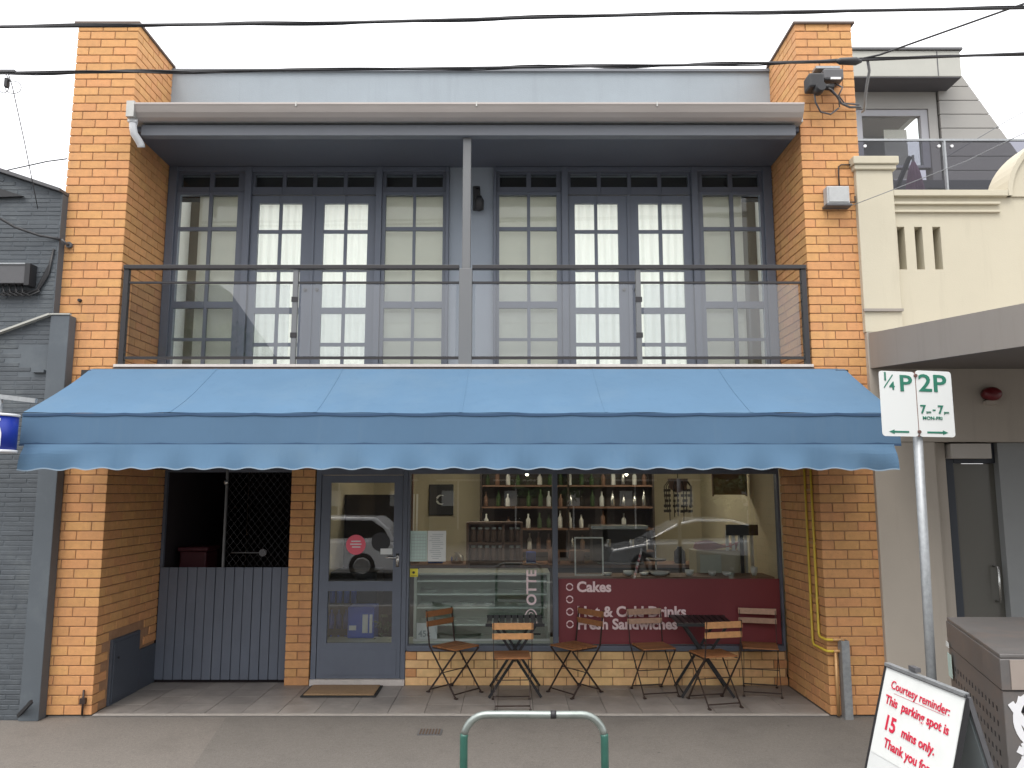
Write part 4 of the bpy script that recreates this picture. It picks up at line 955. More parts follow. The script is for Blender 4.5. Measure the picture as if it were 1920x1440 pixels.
ps = thing("parking_sign", "white and green two-panel parking sign on a galvanised pole", "parking sign")
PX, PY = 2.53, -2.45
MB().tube([(PX, PY, -.02), (PX+.035, PY, 2.70)], .028, 14).build("pole", M_GALV, ps)
sg = bpy.data.objects.new("sign_face", None)
def plate(x0, x1, z0, z1, r=.02):
    pts = []
    for cx, cz, a in ((x1-r, z1-r, 0), (x0+r, z1-r, 90), (x0+r, z0+r, 180), (x1-r, z0+r, 270)):
        for k in range(5): pts.append((cx+r*cos(radians(a+k*22.5)), cz+r*sin(radians(a+k*22.5))))
    return pts
y0 = PY-.045
SX0, SX1, SZ0, SZ1 = 2.268, 2.748, 2.335, 2.755; SM = 2.506
pa = MB().prism(plate(SX0, SM-.003, SZ0, SZ1-.012), 'y', y0-.003, y0).build("sign_plate", M_SIGNW, ps)
pb_ = MB().prism(plate(SM+.003, SX1, SZ0, SZ1), 'y', y0-.003, y0).build("sign_plate", M_SIGNW, ps)
yt = y0-.005
text("lettering", "P", .145, (2.392, yt, SZ1-.135), RX, M_SIGNG, pa, off=.002, sx=1.2)
text("lettering", "1", .075, (2.287, yt, SZ1-.072), RX, M_SIGNG, pa, off=.0012)
text("lettering", "4", .07, (2.330, yt, SZ1-.128), RX, M_SIGNG, pa, off=.0012)
MB().bar((2.295, yt, SZ1-.118), (2.355, yt, SZ1-.035), .002, .006, (1, 0, 0)).build("fraction_bar", M_SIGNG, pa)
text("lettering", "2P", .155, (2.520, yt, SZ1-.132), RX, M_SIGNG, pb_, off=.002, sx=1.22)
text("lettering", "7", .075, (2.523, yt, SZ1-.272), RX, M_SIGNG, pb_, off=.0015); text("lettering", "am", .028, (2.562, yt, SZ1-.272), RX, M_SIGNG, pb_)
text("lettering", "-", .065, (2.605, yt, SZ1-.265), RX, M_SIGNG, pb_, off=.001)
text("lettering", "7", .075, (2.640, yt, SZ1-.272), RX, M_SIGNG, pb_, off=.0015); text("lettering", "pm", .028, (2.68, yt, SZ1-.272), RX, M_SIGNG, pb_)
text("lettering", "MON-FRI", .03, (2.535, yt, SZ1-.312), RX, M_SIGNG, pb_, off=.0003, sx=1.1)
def arrow(x0, x1, z, par):
    s = 1 if x1 > x0 else -1
    g = MB(); g.box(x0, x1-s*.03, yt, yt+.002, z-.006, z+.006); g.prism([(x1, z), (x1-s*.035, z+.014), (x1-s*.035, z-.014)], 'y', yt, yt+.002); g.build("arrow", M_SIGNG, par)
arrow(2.44, 2.31, SZ0+.028, pa); arrow(2.56, 2.70, SZ0+.028, pb_)
g = MB(); g.lathe([(.011, -.008), (.011, 0)], (SM, y0-.003, SZ1-.035), 10, 'y'); g.lathe([(.011, -.008), (.011, 0)], (SM, y0-.003, SZ0+.03), 10, 'y'); g.build("bolt", mat("rusty_bolt", (.12, .06, .05), .8), ps)
MB().box(SM-.0025, SM+.0025, y0-.002, y0+.004, SZ0, SZ1-.01).build("joint", mat("rust_stain", (.22, .12, .10), .8), ps)
for c_ in list(ps.children):
    if c_.name.startswith("pole"): continue
    c_.matrix_local = Matrix.Translation((PX+.015, y0, 0)) @ Matrix.Rotation(radians(14), 4, "Z") @ Matrix.Diagonal((1.12, 1, 1, 1)) @ Matrix.Translation((-SM, -y0, 0))
settle(ps, (PX, PY, -.02))

# sandwich board: ridge from A to B
ab = thing("sandwich_board", "white sandwich board with red lettering asking for short parking", "sign board")
A = Vector((2.06, -2.92, 1.045)); B = Vector((2.13, -3.56, 1.04)); T = 1.05
ax = (B-A).normalized(); nrm = Vector((ax.y, -ax.x, 0)).normalized()      # towards -X
if nrm.x > 0: nrm = -nrm
spread = .30
def panel_matrix(side):
    """local x along the ridge, local y up the board, local z outward"""
    top = (A+B)/2; foot = top + nrm*side*spread - Vector((0, 0, T+.02))
    up = (top-foot).normalized(); xa = ax if side > 0 else -ax
    zz = xa.cross(up).normalized()
    L = (top-foot).length
    M = Matrix((xa, up, zz)).transposed().to_4x4(); M.translation = foot; return M, L
hw = (B-A).length/2
def put(o, M): o.matrix_world = M; return o
for side in (1, -1):
    M, L = panel_matrix(side)
    g = MB().box(-hw, hw, 0, L, -.006, .006)
    p = g.build("front_panel" if side > 0 else "back_panel", M_SIGNW if side > 0 else mat("grey_board_back", (.20, .23, .24), .6), ab); p.parent = ab; p.matrix_local = M
    fr = MB().box(-hw-.012, -hw, 0, L, -.012, .012).box(hw, hw+.012, 0, L, -.012, .012).box(-hw, hw, L, L+.012, -.012, .012).build("frame", M_GREYD if side < 0 else M_BLACK, ab); fr.matrix_local = M
    if side < 0:
        ed = MB().box(-hw+.02, hw-.02, .05, L-.05, -.012, -.0065).build("inner_board", mat("grey_board_inner", (.24, .27, .28), .6), ab); ed.matrix_local = M
    if side > 0:
        sheet = MB().box(-hw+.01, hw-.01, L-.45, L-.012, .0065, .0085).build("notice_sheet", M_PAPER, ab); sheet.matrix_local = M
        for s_, z, sz, off, xo in (("Courtesy reminder:", L-.105, .060, .0006, 0), ("This  parking spot is", L-.19, .064, .0012, -.005), ("15", L-.31, .105, .003, -.19), ("mins only.", L-.31, .066, .0014, .05), ("Thank you for", L-.40, .066, .0014, -.02)):
            tt = text("lettering", s_, sz, (0, 0, 0), (0, 0, 0), M_RED, ab, off=off, ext=.0006, align='CENTER', sx=1.0)
            tt.matrix_local = M @ Matrix.Translation((xo, z, .0095)) @ Matrix.Rotation(-.03, 4, 'Z')
        u = MB().box(-.21, .20, L-.12, L-.1185, .009, .0100).build("underline", M_RED, ab); u.matrix_local = M
g = MB().bar(A+Vector((0, 0, .012)), B+Vector((0, 0, .012)), .03, .016); g.build("hinge", M_GALV, ab)
hd = (A+B)/2; MB().box(hd.x-.01, hd.x+.02, hd.y+.06, hd.y+.13, T+.018, T+.04).build("handle", M_GREYD, ab)
settle(ab, ((A.x+B.x)/2, (A.y+B.y)/2, -.02))

# perforated bin enclosure
bn = thing("bin_enclosure", "taupe steel bin enclosure with punched holes and white graffiti", "bin")
c0, c1, c2, c3 = Vector((3.13, -1.58, 0)), Vector((2.715, -2.87, 0)), Vector((3.75, -2.87, 0)), Vector((3.85, -1.58, 0))
def quadprism(cs, z0, z1, off=0.0):
    ctr = sum(cs, Vector())/4; P = [c+(c-ctr).normalized()*off for c in cs]
    return MB().prism([(p.x, p.y) for p in P], 'z', z0, z1)
quadprism((c0, c1, c2, c3), -.015, .905, -.03).build("inner_bin", M_BLACK, bn)
quadprism((c0, c1, c2, c3), .905, 1.075, .012).build("band", M_BIN, bn, bev=.006)
quadprism((c0, c1, c2, c3), 1.076, 1.10, .004).build("lid", M_BIN, bn, bev=.006)
def perforated(a, b, z0, z1, skip_edge, hole, pitch, name):
    """sheet from a to b made of a grid of faces with square holes left out"""
    d = (b-a); L = d.length; d = d/L; nrm = Vector((d.y, -d.x, 0))
    xs = [0, skip_edge]; x = skip_edge
    while x+pitch < L-skip_edge: xs += [x+hole, x+pitch]; x += pitch
    xs.append(L); zs = [z0]; z = z0+.05; zs.append(z); k = 0
    while z+pitch < z1-.03: zs += [z+hole, z+pitch]; z += pitch
    zs.append(z1); g = MB()
    for i in range(len(xs)-1):
        for j in range(len(zs)-1):
            if i % 2 == 1 and j % 2 == 1 and 1 <= i < len(xs)-2 and 1 <= j < len(zs)-2: continue
            p, q = a+d*xs[i], a+d*xs[i+1]
            g.poly([(p.x, p.y, zs[j]), (q.x, q.y, zs[j]), (q.x, q.y, zs[j+1]), (p.x, p.y, zs[j+1])], [(0, 1, 2, 3)])
    return g.build(name, M_BIN, bn, solid=.004)
perforated(c0, c1, -.015, .90, .07, .034, .08, "side_panel")
perforated(c1, c2, -.015, .90, .09, .05, .075, "front_panel")
perforated(c2, c3, -.015, .90, .07, .034, .08, "side_panel")
perforated(c3, c0, -.015, .90, .07, .034, .08, "side_panel")
MB().box(2.76, 3.75, -2.884, -2.8785, .912, 1.07).build("front_band", M_BINB, bn)
g = MB()
random.seed(11)
def sq(cx, cz, rr, a0, a1, w=.035, n=14, sx=1.0):
    cx -= .07
    for i in range(n):
        p, q = a0+(a1-a0)*i/n, a0+(a1-a0)*(i+1.15)/n
        g.bar((cx+sx*rr*cos(radians(p)), -2.8745-.0006*i/n, cz+rr*sin(radians(p))), (cx+sx*rr*cos(radians(q)), -2.8745-.0006*i/n, cz+rr*sin(radians(q))), .002, w, (1, 0, .01))
sq(2.95, .75, .13, 80, 260, .04, sx=.8); sq(2.92, .52, .10, -80, 120, .045); sq(2.90, .33, .13, 60, 300, .04, sx=.7); sq(3.02, .62, .16, 200, 380, .035); sq(3.05, .40, .2, 100, 250, .04)
for (xa, za, xb, zb_) in ((2.82, .84, 2.96, .62), (2.84, .60, 3.02, .50), (2.81, .45, 2.98, .70), (2.83, .2, 3.0, .34), (2.86, .86, 3.05, .80)): g.bar((xa-.07, -2.8752, za), (xb-.07, -2.8752, zb_), .002, .038, (1, 0, .01))
g.build("graffiti", M_GRAF, bn)
d = (c1-c0).normalized(); nn = Vector((d.y, -d.x, 0)); nn = nn if nn.x < 0 else -nn
for s0, s1, z0, z1 in ((.02, .14, .70, .86), (.0, .09, .90, .935)):
    p, q = c0+d*s0+nn*.018, c0+d*s1+nn*.018
    MB().poly([(p.x, p.y, z0), (q.x, q.y, z0), (q.x, q.y, z1), (p.x, p.y, z1)], [(0, 1, 2, 3)]).build("sticker", M_PAPERG if z1 < .88 else M_PAPER, bn, solid=.002)
settle(bn, (3.3, -2.2, -.015))

# ------------------------------------------------------------------ left neighbour
ln = thing("painted_brick_building", "charcoal painted brick building at the left edge", "building")
ytop = lambda x: 5.10-(x+5.0)*.33
g = MB(); c = 0; z = -.02; CN = .0435
while z < 5.4:
    x = -6.6+(0.15 if c % 2 else 0)+random.uniform(-.03, .03)
    while x < -4.375:
        a, b = x, min(x+.293, -4.373)
        if b-a > .03 and z+CN < ytop(b)-.02:
            dy = random.uniform(0, .004)
            if not (b > -4.52 and a < -4.38 and 3.08 < z+CN and z < 3.35):
                me = brick_mesh(round(b-a, 2), .05, CN-.006, 0); cc = Vector(((a+b)/2, -.10+dy+.025, z+CN/2))
                g.poly([v.co+cc for v in me.vertices], [tuple(p.vertices) for p in me.polygons])
        x += .30
    z += CN; c += 1
tag(g.build("painted_brickwork", M_PAINTBR, ln), kind="stuff")
MB().prism([(-7.2, -.02), (-4.364, -.02), (-4.364, 4.86), (-7.2, 5.80)], 'y', -.094, 5).build("wall", M_PAINTSM, ln)
MB().prism([(-7.2, 5.802), (-4.36, 4.865), (-4.36, 4.895), (-7.2, 5.86)], 'y', -.16, 5).build("roof_flashing", M_GREYD, ln)
MB().box(-4.37, -4.19, -.125, -.005, -.02, 3.65).build("pier", M_PAINTSM, ln, bev=.006)
g = MB(); g.bar((-5.6, -.13, 3.19), (-4.372, -.13, 3.655), .05, .018); g.box(-4.372, -4.185, -.135, -.10, 3.652, 3.665); g.build("flashing", M_FASC, ln)
MB().box(-4.50, -4.39, -.13, -.055, 3.10, 3.125).build("niche_sill", M_PAINTSM, ln)
MB().prism([(-5.2, 4.98), (-4.72, 4.82), (-5.2, 4.80)], 'y', -.14, -.105).build("eave_vent", M_BLACK, ln)
MB().bar((-4.38, -.11, .02), (-4.21, -.21, .17), .02, .03).build("foot_strut", M_BLACK, ln)
settle(ln, (-5.6, 0, -.02))
ac = thing("cable_tray", "grey metal cable box with black end cap on the charcoal wall", "cable box")
MB().box(-5.3, -4.60, -.20, -.101, 3.94, 4.12).build("housing", M_GREYD, ac, bev=.004); MB().box(-5.3, -4.60, -.21, -.10, 4.121, 4.135).build("lid", M_GALV, ac)
MB().box(-4.598, -4.55, -.21, -.101, 3.92, 4.13).build("end_cap", M_BLACK, ac)
for k in range(6):
    x = -4.95+k*.06; MB().tube([(x, -.15, 3.94), (x+.02, -.16, 3.86), (x+.08, -.15, 3.83), (x+.16, -.13, 3.88), (-4.52, -.12, 3.86+.01*k), (-4.43, -.11, 4.05+.02*k), (-4.40, -.11, 4.3)], .009, 5).build("cable", M_BLACK, ac)
settle(ac, (-4.9, -.1, 3.94))
hs_ = thing("hanging_sign", "round blue sign with a white bottle hanging at the left edge", "shop sign")
HX, HY = -4.035, -1.27
for a, b in ((2.295, 2.315), (2.575, 2.595)): MB().lathe([(.155, a), (.155, b)], (HX, HY, 0), 28).build("rim", M_WHITE, hs_)
MB().lathe([(.147, 2.3155), (.147, 2.5745)], (HX, HY, 0), 28).build("drum", M_BLUE, hs_)
def curved(poly, r):
    """flat outline wrapped round the drum, angle in radians from straight ahead"""
    g = MB(); n = len(poly)
    for rr in (r, r+.003): g.v += [(HX+rr*sin(a), HY-rr*cos(a), z) for a, z in poly]
    g.f = [tuple(range(n)), tuple(range(2*n-1, n-1, -1))]+[(i, (i+1) % n, n+(i+1) % n, n+i) for i in range(n)]; return g
def bot(c, z0, k=1.0):
    h = [(-.17, 0), (-.19, .02), (-.19, .11), (-.12, .15), (-.06, .17), (-.05, .20), (-.09, .205), (-.09, .225), (.10, .225), (.10, .205), (.05, .20), (.06, .17), (.12, .15), (.19, .11), (.19, .02), (.17, 0)]
    return [(c+a*k, z0+z*k) for a, z in h]
curved(bot(.62, 2.33), .1475).build("bottle_graphic", M_CHINA, hs_)
curved([(.48, 2.385), (.76, 2.385), (.76, 2.40), (.48, 2.40)], .1515).build("label_band", M_GREYINK, hs_)
MB().tube([(HX, HY, 2.595), (HX, HY, 2.71)], .028, 12).build("stem", M_GALV, hs_)
MB().bar((-4.5, HY, 2.79), (-3.74, HY, 2.70), .03, .035).build("arm", M_GALV, hs_); settle(hs_, (HX, HY, 2.295))

# ------------------------------------------------------------------ right neighbour
rn = thing("cream_rendered_building", "cream rendered shop with a curved parapet at the right edge", "building")
MB().box(3.375, 3.735, -.05, .3, 3.5, 5.12).build("pier", M_CREAM, rn, bev=.006)
g = MB(); g.box(3.355, 3.765, -.075, .32, 5.12, 5.17); g.box(3.34, 3.785, -.095, .34, 5.171, 5.25); g.build("pier_cap", M_CREAM, rn, bev=.008)
# parapet wall with three slots
g = MB(); sl_ = [(3.765, 3.838), (3.935, 4.012), (4.112, 4.19)]; ed = [3.736]+[v for p in sl_ for v in p]+[7.2]
for i in range(0, len(ed), 2): g.box(ed[i], ed[i+1], -.0, .28, 4.13, 4.56)
g.box(3.736, 7.2, 0, .28, 3.4, 4.13); g.box(3.736, 7.2, 0, .28, 4.56, 4.86); g.box(3.76, 4.2, .20, .27, 4.13, 4.56)
g.build("parapet_wall", M_CREAM, rn)
g = MB(); g.box(3.736, 4.86, -.05, .28, 4.86, 4.92); g.box(3.736, 4.78, -.035, -.001, 4.78, 4.805); g.box(3.736, 4.78, -.03, -.001, 4.70, 4.72); g.build("cornice", M_CREAM, rn, bev=.004)
def ell(k, n, rx, rz, cz=4.862): a = radians(180-180*k/n); return (6.0+rx*cos(a), cz+rz*sin(a))
MB().prism([ell(k, 32, 1.10, .76) for k in range(33)], 'y', -.02, .28).build("curved_parapet", M_CREAM, rn)
g = MB(); n_ = 32
for k in range(n_):
    a0, a1, b0, b1 = ell(k, n_, 1.105, .765), ell(k+1, n_, 1.105, .765), ell(k, n_, 1.15, .81), ell(k+1, n_, 1.15, .81)
    g.poly([(p[0], y, p[1]) for y in (-.05, .31) for p in (a0, a1, b1, b0)], [(0, 1, 2, 3), (7, 6, 5, 4), (0, 4, 5, 1), (3, 2, 6, 7)])
bm2 = g.build("coping", M_CREAM, rn)
bmm = bmesh.new(); bmm.from_mesh(bm2.data); bmesh.ops.remove_doubles(bmm, verts=bmm.verts, dist=1e-4); bmm.to_mesh(bm2.data); bmm.free()
MB().box(3.36, 3.74, -.075, -.051, 3.70, 3.725).build("ledge", M_TAUPE, rn)
g = MB(); g.box(3.385, 3.96, -.04, .3, -.02, 2.452); g.build("beige_pier", M_BEIGE, rn, bev=.006)
MB().box(3.385, 7.2, -.045, .3, 2.455, 3.5).build("header", M_BEIGE, rn)
# street awning slab sloping towards the road
def yz(y): return 3.15+.088*y
g = MB(); x0 = 3.40
g.poly([(x0, -.047, 3.15), (x0, -4.2, yz(-4.2)), (7.2, -4.2, yz(-4.2)), (7.2, -.047, 3.15), (x0, -.047, 3.49), (x0, -4.2, yz(-4.2)+.24), (7.2, -4.2, yz(-4.2)+.24), (7.2, -.047, 3.49)],
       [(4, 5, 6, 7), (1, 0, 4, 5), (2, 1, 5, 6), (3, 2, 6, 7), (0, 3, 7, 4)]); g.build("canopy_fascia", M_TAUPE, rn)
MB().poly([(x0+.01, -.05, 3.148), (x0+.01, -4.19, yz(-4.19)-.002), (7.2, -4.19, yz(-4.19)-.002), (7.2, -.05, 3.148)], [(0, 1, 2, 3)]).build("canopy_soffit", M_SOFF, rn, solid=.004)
# recessed entrance
g = MB(); g.box(3.961, 3.99, .0, .98, -.02, 2.452); g.build("reveal", M_BEIGE, rn)
MB().box(4.0, 4.90, 1.2, 1.25, -.02, 2.452).build("entry_wall", M_BLUEGREY, rn)
g = MB(); g.box(4.12, 4.20, .10, .2, -.02, 2.45); g.box(4.20, 4.60, .10, .2, 2.26, 2.45); g.build("door_frame", M_SLATE_N, rn, bev=.005)
dd = MB().box(4.205, 4.60, .13, .17, -.02, 2.255).build("glass_door", mat("dark_door_glass", (.12, .115, .10), .2, spec=.6), rn)
g = MB(); g.tube([(4.52, .13, 1.30), (4.52, .06, 1.30), (4.52, .06, .98), (4.52, .13, .98)], .012, 8); g.build("handle", M_STEEL, dd)
MB().box(4.601, 5.6, .05, .3, -.02, 2.452).build("side_wall", M_BLUEGREY, rn)
MB().box(4.12, 4.50, -.02, .099, 2.30, 2.44).build("light_box", mat("beige_sign_box", (.45, .42, .38), .6), rn, bev=.004)
MB().box(3.992, 4.099, .05, .3, -.02, 2.45).build("dark_jamb", M_BEIGE, rn)
MB().box(5.6, 7.2, 0, .3, -.02, 2.452).build("shop_wall", M_BEIGE, rn)
g = MB(); g.box(3.45, 7.2, .3, 8, 3.2, 3.5); g.build("flat_roof", M_GREYD, rn)
settle(rn, (5.3, 0, -.02))
al = thing("alarm_siren", "dark red alarm dome on the taupe header beside the parking sign", "alarm")
MB().lathe([(.085, -.06), (.09, -.11), (.07, -.145), (.02, -.155)], (4.50, 0, 2.90), 20, 'y').build("dome", mat("dark_red_dome", (.13, .008, .012), .35), al)
for v in al.children[0].data.vertices: v.co.z = 2.90+(v.co.z-2.90)*.72
MB().box(4.44, 4.56, -.10, -.046, 2.80, 2.84).build("base", M_BEIGE, al, bev=.004); settle(al, (4.5, -.05, 2.82))
# modern upper storey set back behind the cream parapet
us = thing("grey_clad_building", "modern grey clad upper storey with flat overhanging roof behind the cream parapet", "building")
def X4(px, y): return None
YF, YW = 4.0, 4.45
MB().box(5.2, 6.97, YF, YW+2, 8.36, 8.79).build("roof_edge", M_FASC, us, bev=.01)
MB().box(5.2, 7.0, YF-.03, YW+2, 8.792, 8.83).build("roof_flashing", M_GREYD, us)
MB().box(6.60, 6.615, YF-.004, YF+.01, 8.37, 8.78).build("panel_joint", M_GREYD, us)
MB().box(5.2, 6.96, YF+.01, YW, 8.345, 8.358).build("soffit", M_CLADD, us)
MB().box(4.9, 6.80, YW, YW+.2, 8.06, 8.345).build("front_wall", M_CLAD, us)
MB().box(6.66, 6.80, YW, YW+.2, 5.4, 8.06).build("front_wall", M_CLAD, us)
def edge(z): return 7.17+(8.70-z)*.60
for k in range(9):
    z = 8.43-.235*k; z1 = z+.222
    if k == 0: z1 = 8.68
    MB().prism([(6.83, z), (edge(z), z), (edge(z1), z1), (6.83, z1)], 'y', YW-.03, YW+.1).build("cladding_board", M_CLAD, us)
MB().prism([(6.805, 5.0), (edge(5.0)-.02, 5.0), (edge(8.68)-.02, 8.68), (6.805, 8.68)], 'y', YW+.101, YW+.3).build("side_wall", M_GREYD, us)
for k in range(8): MB().box(4.8, 8.2, YW-.06, YW-.035, 6.62-.235*k, 6.62-.235*k+.222).build("cladding_board", M_GREYD, us)
wn_ = glazing(us, 4.9, 6.655, 7.08, 8.055, [(4.95, 5.45), (5.60, 6.54)], [(7.12, 7.95)], YW+.02, YW+.12, "window", mat("pale_window_frame", (.36, .36, .38), .5), gm=M_GLASS)
MB().box(6.08, 6.45, YW+.3, YW+.31, 7.0, 7.85).build("blind", M_CURT, wn_)
MB().box(4.6, 6.8, YW+1.5, YW+1.6, 5.4, 8.3).build("room_wall", M_ROOMB, us)
MB().box(4.6, 6.8, YW+.2, YW+1.6, 8.3, 8.34).build("room_ceiling", M_ROOMB, us)
settle(us, (5.8, 4.4, 5.4))
gb = thing("terrace_balustrade", "frameless grey glass terrace balustrade behind the cream parapet", "balustrade")
GY = 3.0; 
for a, b in ((4.3, 6.00), (6.06, 8.4)): MB().box(a, b, GY, GY+.01, 5.4, 6.84).build("glass_panel", M_GLASST, gb)
MB().box(4.3, 8.4, GY-.01, GY+.02, 6.841, 6.87).build("rail", M_GALV, gb)
MB().box(6.02, 6.045, GY-.015, GY+.03, 5.4, 6.84).build("post", M_GALV, gb)
for x in (4.92, 5.95, 6.13): MB().lathe([(.022, -.02), (.022, 0)], (x, GY-.001, 6.76), 10, 'y').build("fixing", M_WHITE, gb)
settle(gb, (6, GY, 5.4))
tt = thing("terrace_table", "dark outdoor table with folded chairs behind the terrace glass", "table")
MB().box(6.05, 6.95, 3.3, 3.9, 6.02, 6.06).build("top", M_BLACK, tt)
for x in (6.1, 6.88): MB().bar((x, 3.35, 5.4), (x, 3.85, 6.02), .04, .04).build("leg", M_BLACK, tt)
MB().bar((5.35, 3.3, 6.0), (5.75, 3.4, 6.78), .05, .05).build("folded_frame", M_BLACK, tt); MB().box(6.1, 6.4, 3.6, 3.66, 6.061, 6.40).build("chair_back", M_BLACK, tt)
settle(tt, (6.5, 3.6, 5.4))
um = thing("closed_umbrella", "furled mauve umbrella standing on the terrace behind the glass", "umbrella")
g = MB()
n = 16
prof = [(.02, 6.75), (.06, 6.6), (.10, 6.3), (.15, 6.0), (.22, 5.7), (.26, 5.55)]
v = []; f = []
for r, z in prof:
    for k in range(n): rr = r*(1+.35*(k % 2)); v.append((5.85+rr*cos(2*pi*k/n), 3.5+rr*sin(2*pi*k/n), z))
for i in range(len(prof)-1):
    for k in range(n): f.append((i*n+k, i*n+(k+1) % n, (i+1)*n+(k+1) % n, (i+1)*n+k))
MB().poly(v, f).build("canopy", M_PURPLE, um); MB().tube([(5.85, 3.5, 5.3), (5.85, 3.5, 6.85)], .02, 8).build("pole", M_GREYD, um); settle(um, (5.85, 3.5, 5.3))

# ------------------------------------------------------------------ overhead cables
def cat_cable(name, lab, pts, r, m=M_CABLE, wob=.012, strands=None):
    t = thing(name, lab, "cable")
    out_ = []
    for i in range(len(pts)-1):
        a, b = Vector(pts[i]), Vector(pts[i+1]); n = max(2, int((b-a).length/.15))
        for k in range(n): out_.append(a.lerp(b, k/n))
    out_.append(Vector(pts[-1]))
    MB().tube(out_, r, 8).build("core_cable", m, t)
    if strands:
        for s_, (amp, per, off) in enumerate(strands):
            q = [p+Vector((0, amp*cos(p.x*2*pi/per+off), amp*sin(p.x*2*pi/per+off)+.004*sin(p.x*5))) for p in out_]
            MB().tube(q, r*.5, 6).build("lashed_cable", m, t)
    settle(t, pts[0]); return t
cat_cable("power_cable", "upper thick black overhead cable crossing the sky", [(-14, -1.5, 5.66), (-9, -1.5, 5.67), (-4.14, -1.5, 5.72), (-1.38, -1.5, 5.755), (1.38, -1.5, 5.835), (4.16, -1.5, 5.885), (9, -1.5, 6.02), (14, -1.5, 6.1)], .013, strands=[(.012, 2.9, 0), (.012, 3.7, 2)])
cat_cable("power_cable", "lower bundled overhead cable passing before the brick pillars", [(-14, -1.0, 5.55), (-9, -1.0, 5.57), (-4.46, -1.0, 5.60), (-1.49, -1.0, 5.635), (1.49, -1.0, 5.675), (2.98, -1.0, 5.72), (4.47, -1.0, 5.785), (9, -1, 5.95), (14, -1, 6.0)], .012, strands=[(.016, 2.4, 0), (.014, 1.7, 1.5)])
cat_cable("service_cable", "black branch cable rising from the lower cable to the right", [(3.05, -1.0, 5.735), (3.2, -1.02, 5.76), (4.1, -1.5, 5.90), (6.5, -2.6, 6.3)], .009)
t = thing("cable_joint", "black cable joint where the service line leaves the lower cable", "cable joint")
MB().lathe([(.01, -.12), (.03, -.09), (.035, .05), (.012, .1)], (2.94, -1.02, 5.70), 10, 'x').build("sleeve", M_BLACK, t); settle(t, (2.94, -1.02, 5.7))
cat_cable("service_cable", "grey loop of cable curving down beside the right pillar", [(3.10, -1.0, 5.735), (3.16, -.9, 5.68), (3.2, -.75, 5.62), (3.25, -.6, 5.58), (3.38, -.3, 5.62), (3.47, -.06, 5.72)], .012, M_CABLEG)
cat_cable("service_cable", "black cable from the left edge to the hook on the left pillar", [(-6.2, -1.0, 5.25), (-5.6, -.7, 4.95), (-5.02, -.35, 4.66), (-4.72, -.22, 4.48), (-4.52, -.15, 4.42), (-4.34, -.1, 4.40)], .012)
cat_cable("thin_wire", "thin drop wire falling from the lower cable to the charcoal wall", [(-4.38, -1.0, 5.59), (-4.37, -.95, 5.50), (-4.45, -.6, 5.15), (-4.58, -.12, 4.70)], .004)
cat_cable("thin_wire", "thin horizontal wire above the roof of the charcoal building", [(-6.5, 2, 5.95), (-5.6, 1.6, 5.93), (-5.3, 1.5, 5.92)], .008)
cat_cable("thin_wire", "thin wire running from the junction box across the cream wall", [(3.29, -.09, 4.74), (3.5, -.3, 4.78), (4.0, -.8, 4.88), (4.9, -2, 5.15)], .004, M_CABLEG)
cat_cable("thin_wire", "thin pale wire against the sky at the far right", [(6.55, 4, 7.0), (7.3, 3.5, 7.4), (9, 2.5, 8.2)], .006, M_CABLEG)
t = thing("coiled_wire", "looped coil of thin wire hanging from the lower cable at the left", "wire coil")
g = MB()
for (cx, cz, rx, rz, rot) in ((-4.42, 5.51, .055, .10, .3), (-4.33, 5.47, .07, .06, -.5)):
    pts = []
    for k in range(25):
        a = 2*pi*k/24; x, z = rx*cos(a), rz*sin(a); pts.append((cx+x*cos(rot)-z*sin(rot), -1.0+.01*sin(a), cz+x*sin(rot)+z*cos(rot)))
    g.tube(pts, .0035, 5)
g.build("loop", M_CABLE, t); MB().box(-4.40, -4.375, -1.02, -.98, 5.47, 5.55).build("clamp", M_BLACK, t); MB().box(-4.46, -4.32, -1.02, -.98, 5.605, 5.625).build("hanger", M_GREYD, t)
settle(t, (-4.38, -1, 5.6))

# ------------------------------------------------------------------ across the road: what the glass reflects
def car(name, lab, cx, cy, prof, roofp, paint, L):
    t = thing(name, lab, "car")
    w = .88
    MB().prism(prof, 'y', cy-w, cy+w).build("body", paint, t, bev=.05)
    # glasshouse
    n = len(roofp); v = [(x, cy-w*.94, z) for x, z in roofp[:2]] 
    MB().prism(roofp, 'y', cy-w+.10, cy+w-.10).build("cabin", paint, t, bev=.05)
    cxm = sum(p[0] for p in roofp)/n; czm = sum(p[1] for p in roofp)/n
    win = [(cxm+(x-cxm)*.90, czm+(z-czm)*.72) for x, z in roofp]
    MB().prism(win, 'y', cy-w+.092, cy+w-.092).build("windows", MATS.get("car_glass") or mat("car_glass", (.015, .018, .02), .05, spec=.8), t)
    for x in (-1.35, 1.30):
        for s in (-1, 1):
            wl_ = MB().lathe([(.22, -.10), (.32, -.09), (.33, 0), (.32, .09), (.22, .1)], (cx+x, cy+s*(w-.08), .16), 22, 'y').build("wheel", M_RUBBER, t)
            MB().lathe([(.19, -.108), (.21, -.10), (.21, .10), (.19, .108)], (cx+x, cy+s*(w-.08), .16), 18, 'y').build("rim", M_STEEL, wl_)
    for s in (-1, 1):
        MB().box(cx-2.12, cx-2.05, cy+s*.72-.1, cy+s*.72+.1, .45, .58).build("headlight", M_CHINA, t, bev=.02)
        MB().box(cx+2.02, cx+2.10, cy+s*.72-.1, cy+s*.72+.1, .5, .66).build("tail_light", M_RED, t, bev=.02)
    settle(t, (cx, cy, -.17)); return t
def prof_at(cx, p): return [(cx+x, z) for x, z in p]
lowb = [(-2.15, .05), (-2.2, .3), (-2.12, .55), (-1.2, .72), (1.7, .80), (2.1, .72), (2.15, .35), (2.08, .05)]
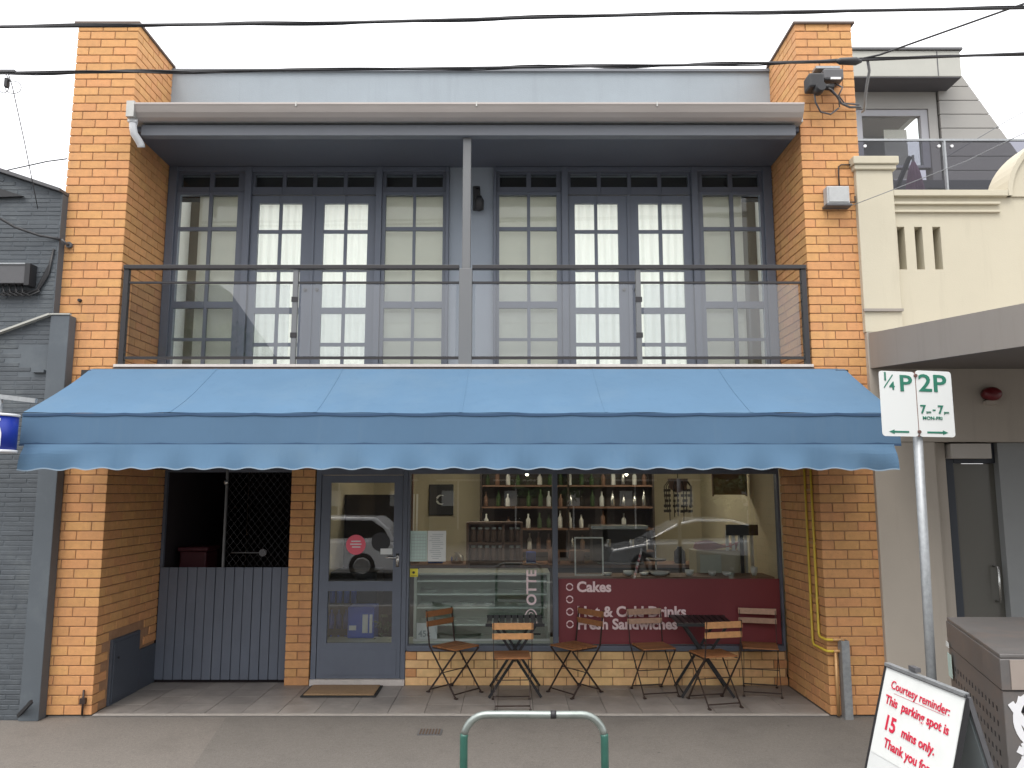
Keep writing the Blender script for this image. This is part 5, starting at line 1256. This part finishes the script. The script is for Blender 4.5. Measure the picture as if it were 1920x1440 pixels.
car("parked_car", "silver hatchback parked across the road, mirrored in the right window", 4.6, -11.0, prof_at(4.6, lowb),
    prof_at(4.6, [(-1.35, .70), (-.45, 1.20), (0, 1.30), (.9, 1.29), (1.5, 1.12), (2.0, .78)]), mat("silver_car_paint", (.55, .56, .56), .25, metal=.6, coat=.5), 4.3)
car("parked_car", "white wagon parked across the road, mirrored in the shop door", -5.0, -11.0, prof_at(-5.0, lowb),
    prof_at(-5.0, [(-1.25, .70), (-.55, 1.25), (-.2, 1.36), (1.6, 1.34), (1.95, 1.05), (2.08, .75)]), mat("white_car_paint", (.8, .8, .8), .2, coat=.5), 4.4)
def house(x0, x1, y0, zt, colr, lab, gable=None, nwin=3):
    t = thing("terrace_building", lab, "building"); m = mat("facade", colr, .85, var=.15, vscale=1)
    if gable: MB().prism([(x0, -.03), (x1, -.03), (x1, zt), ((x0+x1)/2, gable), (x0, zt)], 'y', y0-8, y0).build("wall", m, t)
    else: MB().box(x0, x1, y0-8, y0, -.03, zt).build("wall", m, t)
    MB().box(x0+.1, x1-.1, y0+.001, y0+1.8, 2.7, 2.9).build("canopy", M_GREYD, t)
    w = (x1-x0)/nwin
    for k in range(nwin):
        wi = MB().box(x0+k*w+.3, x0+(k+1)*w-.3, y0+.001, y0+.03, .5, 2.4).build("shop_window", M_BLACK, t)
        MB().box(x0+k*w+.25, x0+(k+1)*w-.25, y0+.031, y0+.06, 2.38, 2.46).build("frame", M_CHINA, wi)
        MB().box(x0+k*w+w*.5-.03, x0+k*w+w*.5+.03, y0+.031, y0+.06, .5, 2.38).build("frame", M_CHINA, wi)
        MB().box(x0+k*w+.5+.2*k, x0+k*w+1.0+.2*k, y0+.031, y0+.05, 1.4, 2.0).build("poster", M_PAPER, wi)
        if zt > 4.5: MB().box(x0+k*w+.6, x0+(k+1)*w-.6, y0+.001, y0+.03, 3.4, 4.4).build("window", M_BLACK, t)
    settle(t, ((x0+x1)/2, y0-4, -.03))
house(-17, -10.5, -22, 7.2, (.055, .058, .06), "dark gabled building across the road, mirrored in the left balcony glass", gable=11.6)
house(-10.3, -3.5, -22, 4.6, (.12, .10, .08), "low brown shop across the road at left")
house(-3.3, 3.6, -22, 5.6, (.16, .14, .12), "taupe two storey shop across the road at centre")
house(3.8, 10.5, -22, 5.0, (.09, .085, .08), "dark shop across the road at right")
house(10.7, 18, -22, 5.8, (.2, .17, .13), "sandy shop across the road at far right")
def tree(x, y, h, lab):
    t = thing("street_tree", lab, "tree")
    MB().tube([(x, y, -.03), (x+.1, y, h*.35), (x, y+.1, h*.6)], [.16, .11, .06], 8).build("trunk", M_BARK, t)
    g = MB()
    cl = [(x+random.uniform(-1.2, 1.2), y+random.uniform(-1, 1), h*random.uniform(.45, .95), random.uniform(.5, .9)) for _ in range(10)]
    for _ in range(2200):
        c = random.choice(cl); dd_ = Vector((random.gauss(0, 1), random.gauss(0, 1), random.gauss(0, 1))).normalized()*c[3]*random.uniform(.5, 1)
        p = Vector(c[:3])+dd_; a = Vector((random.uniform(-1, 1), random.uniform(-1, 1), random.uniform(-1, 1))).normalized()*.11; b = a.cross(Vector((random.random(), random.random(), 1))).normalized()*.06
        g.poly([p-a, p+b, p+a, p-b], [(0, 1, 2, 3)])
    g.build("crown", M_LEAF, t); settle(t, (x, y, -.03))
tree(1.5, -15.0, 4.6, "small leafy street tree across the road at the centre")
tree(7.5, -15.2, 4.4, "small leafy street tree across the road at the right")
tree(-9.6, -17.0, 7.2, "tall leafy street tree across the road beside the gabled building")
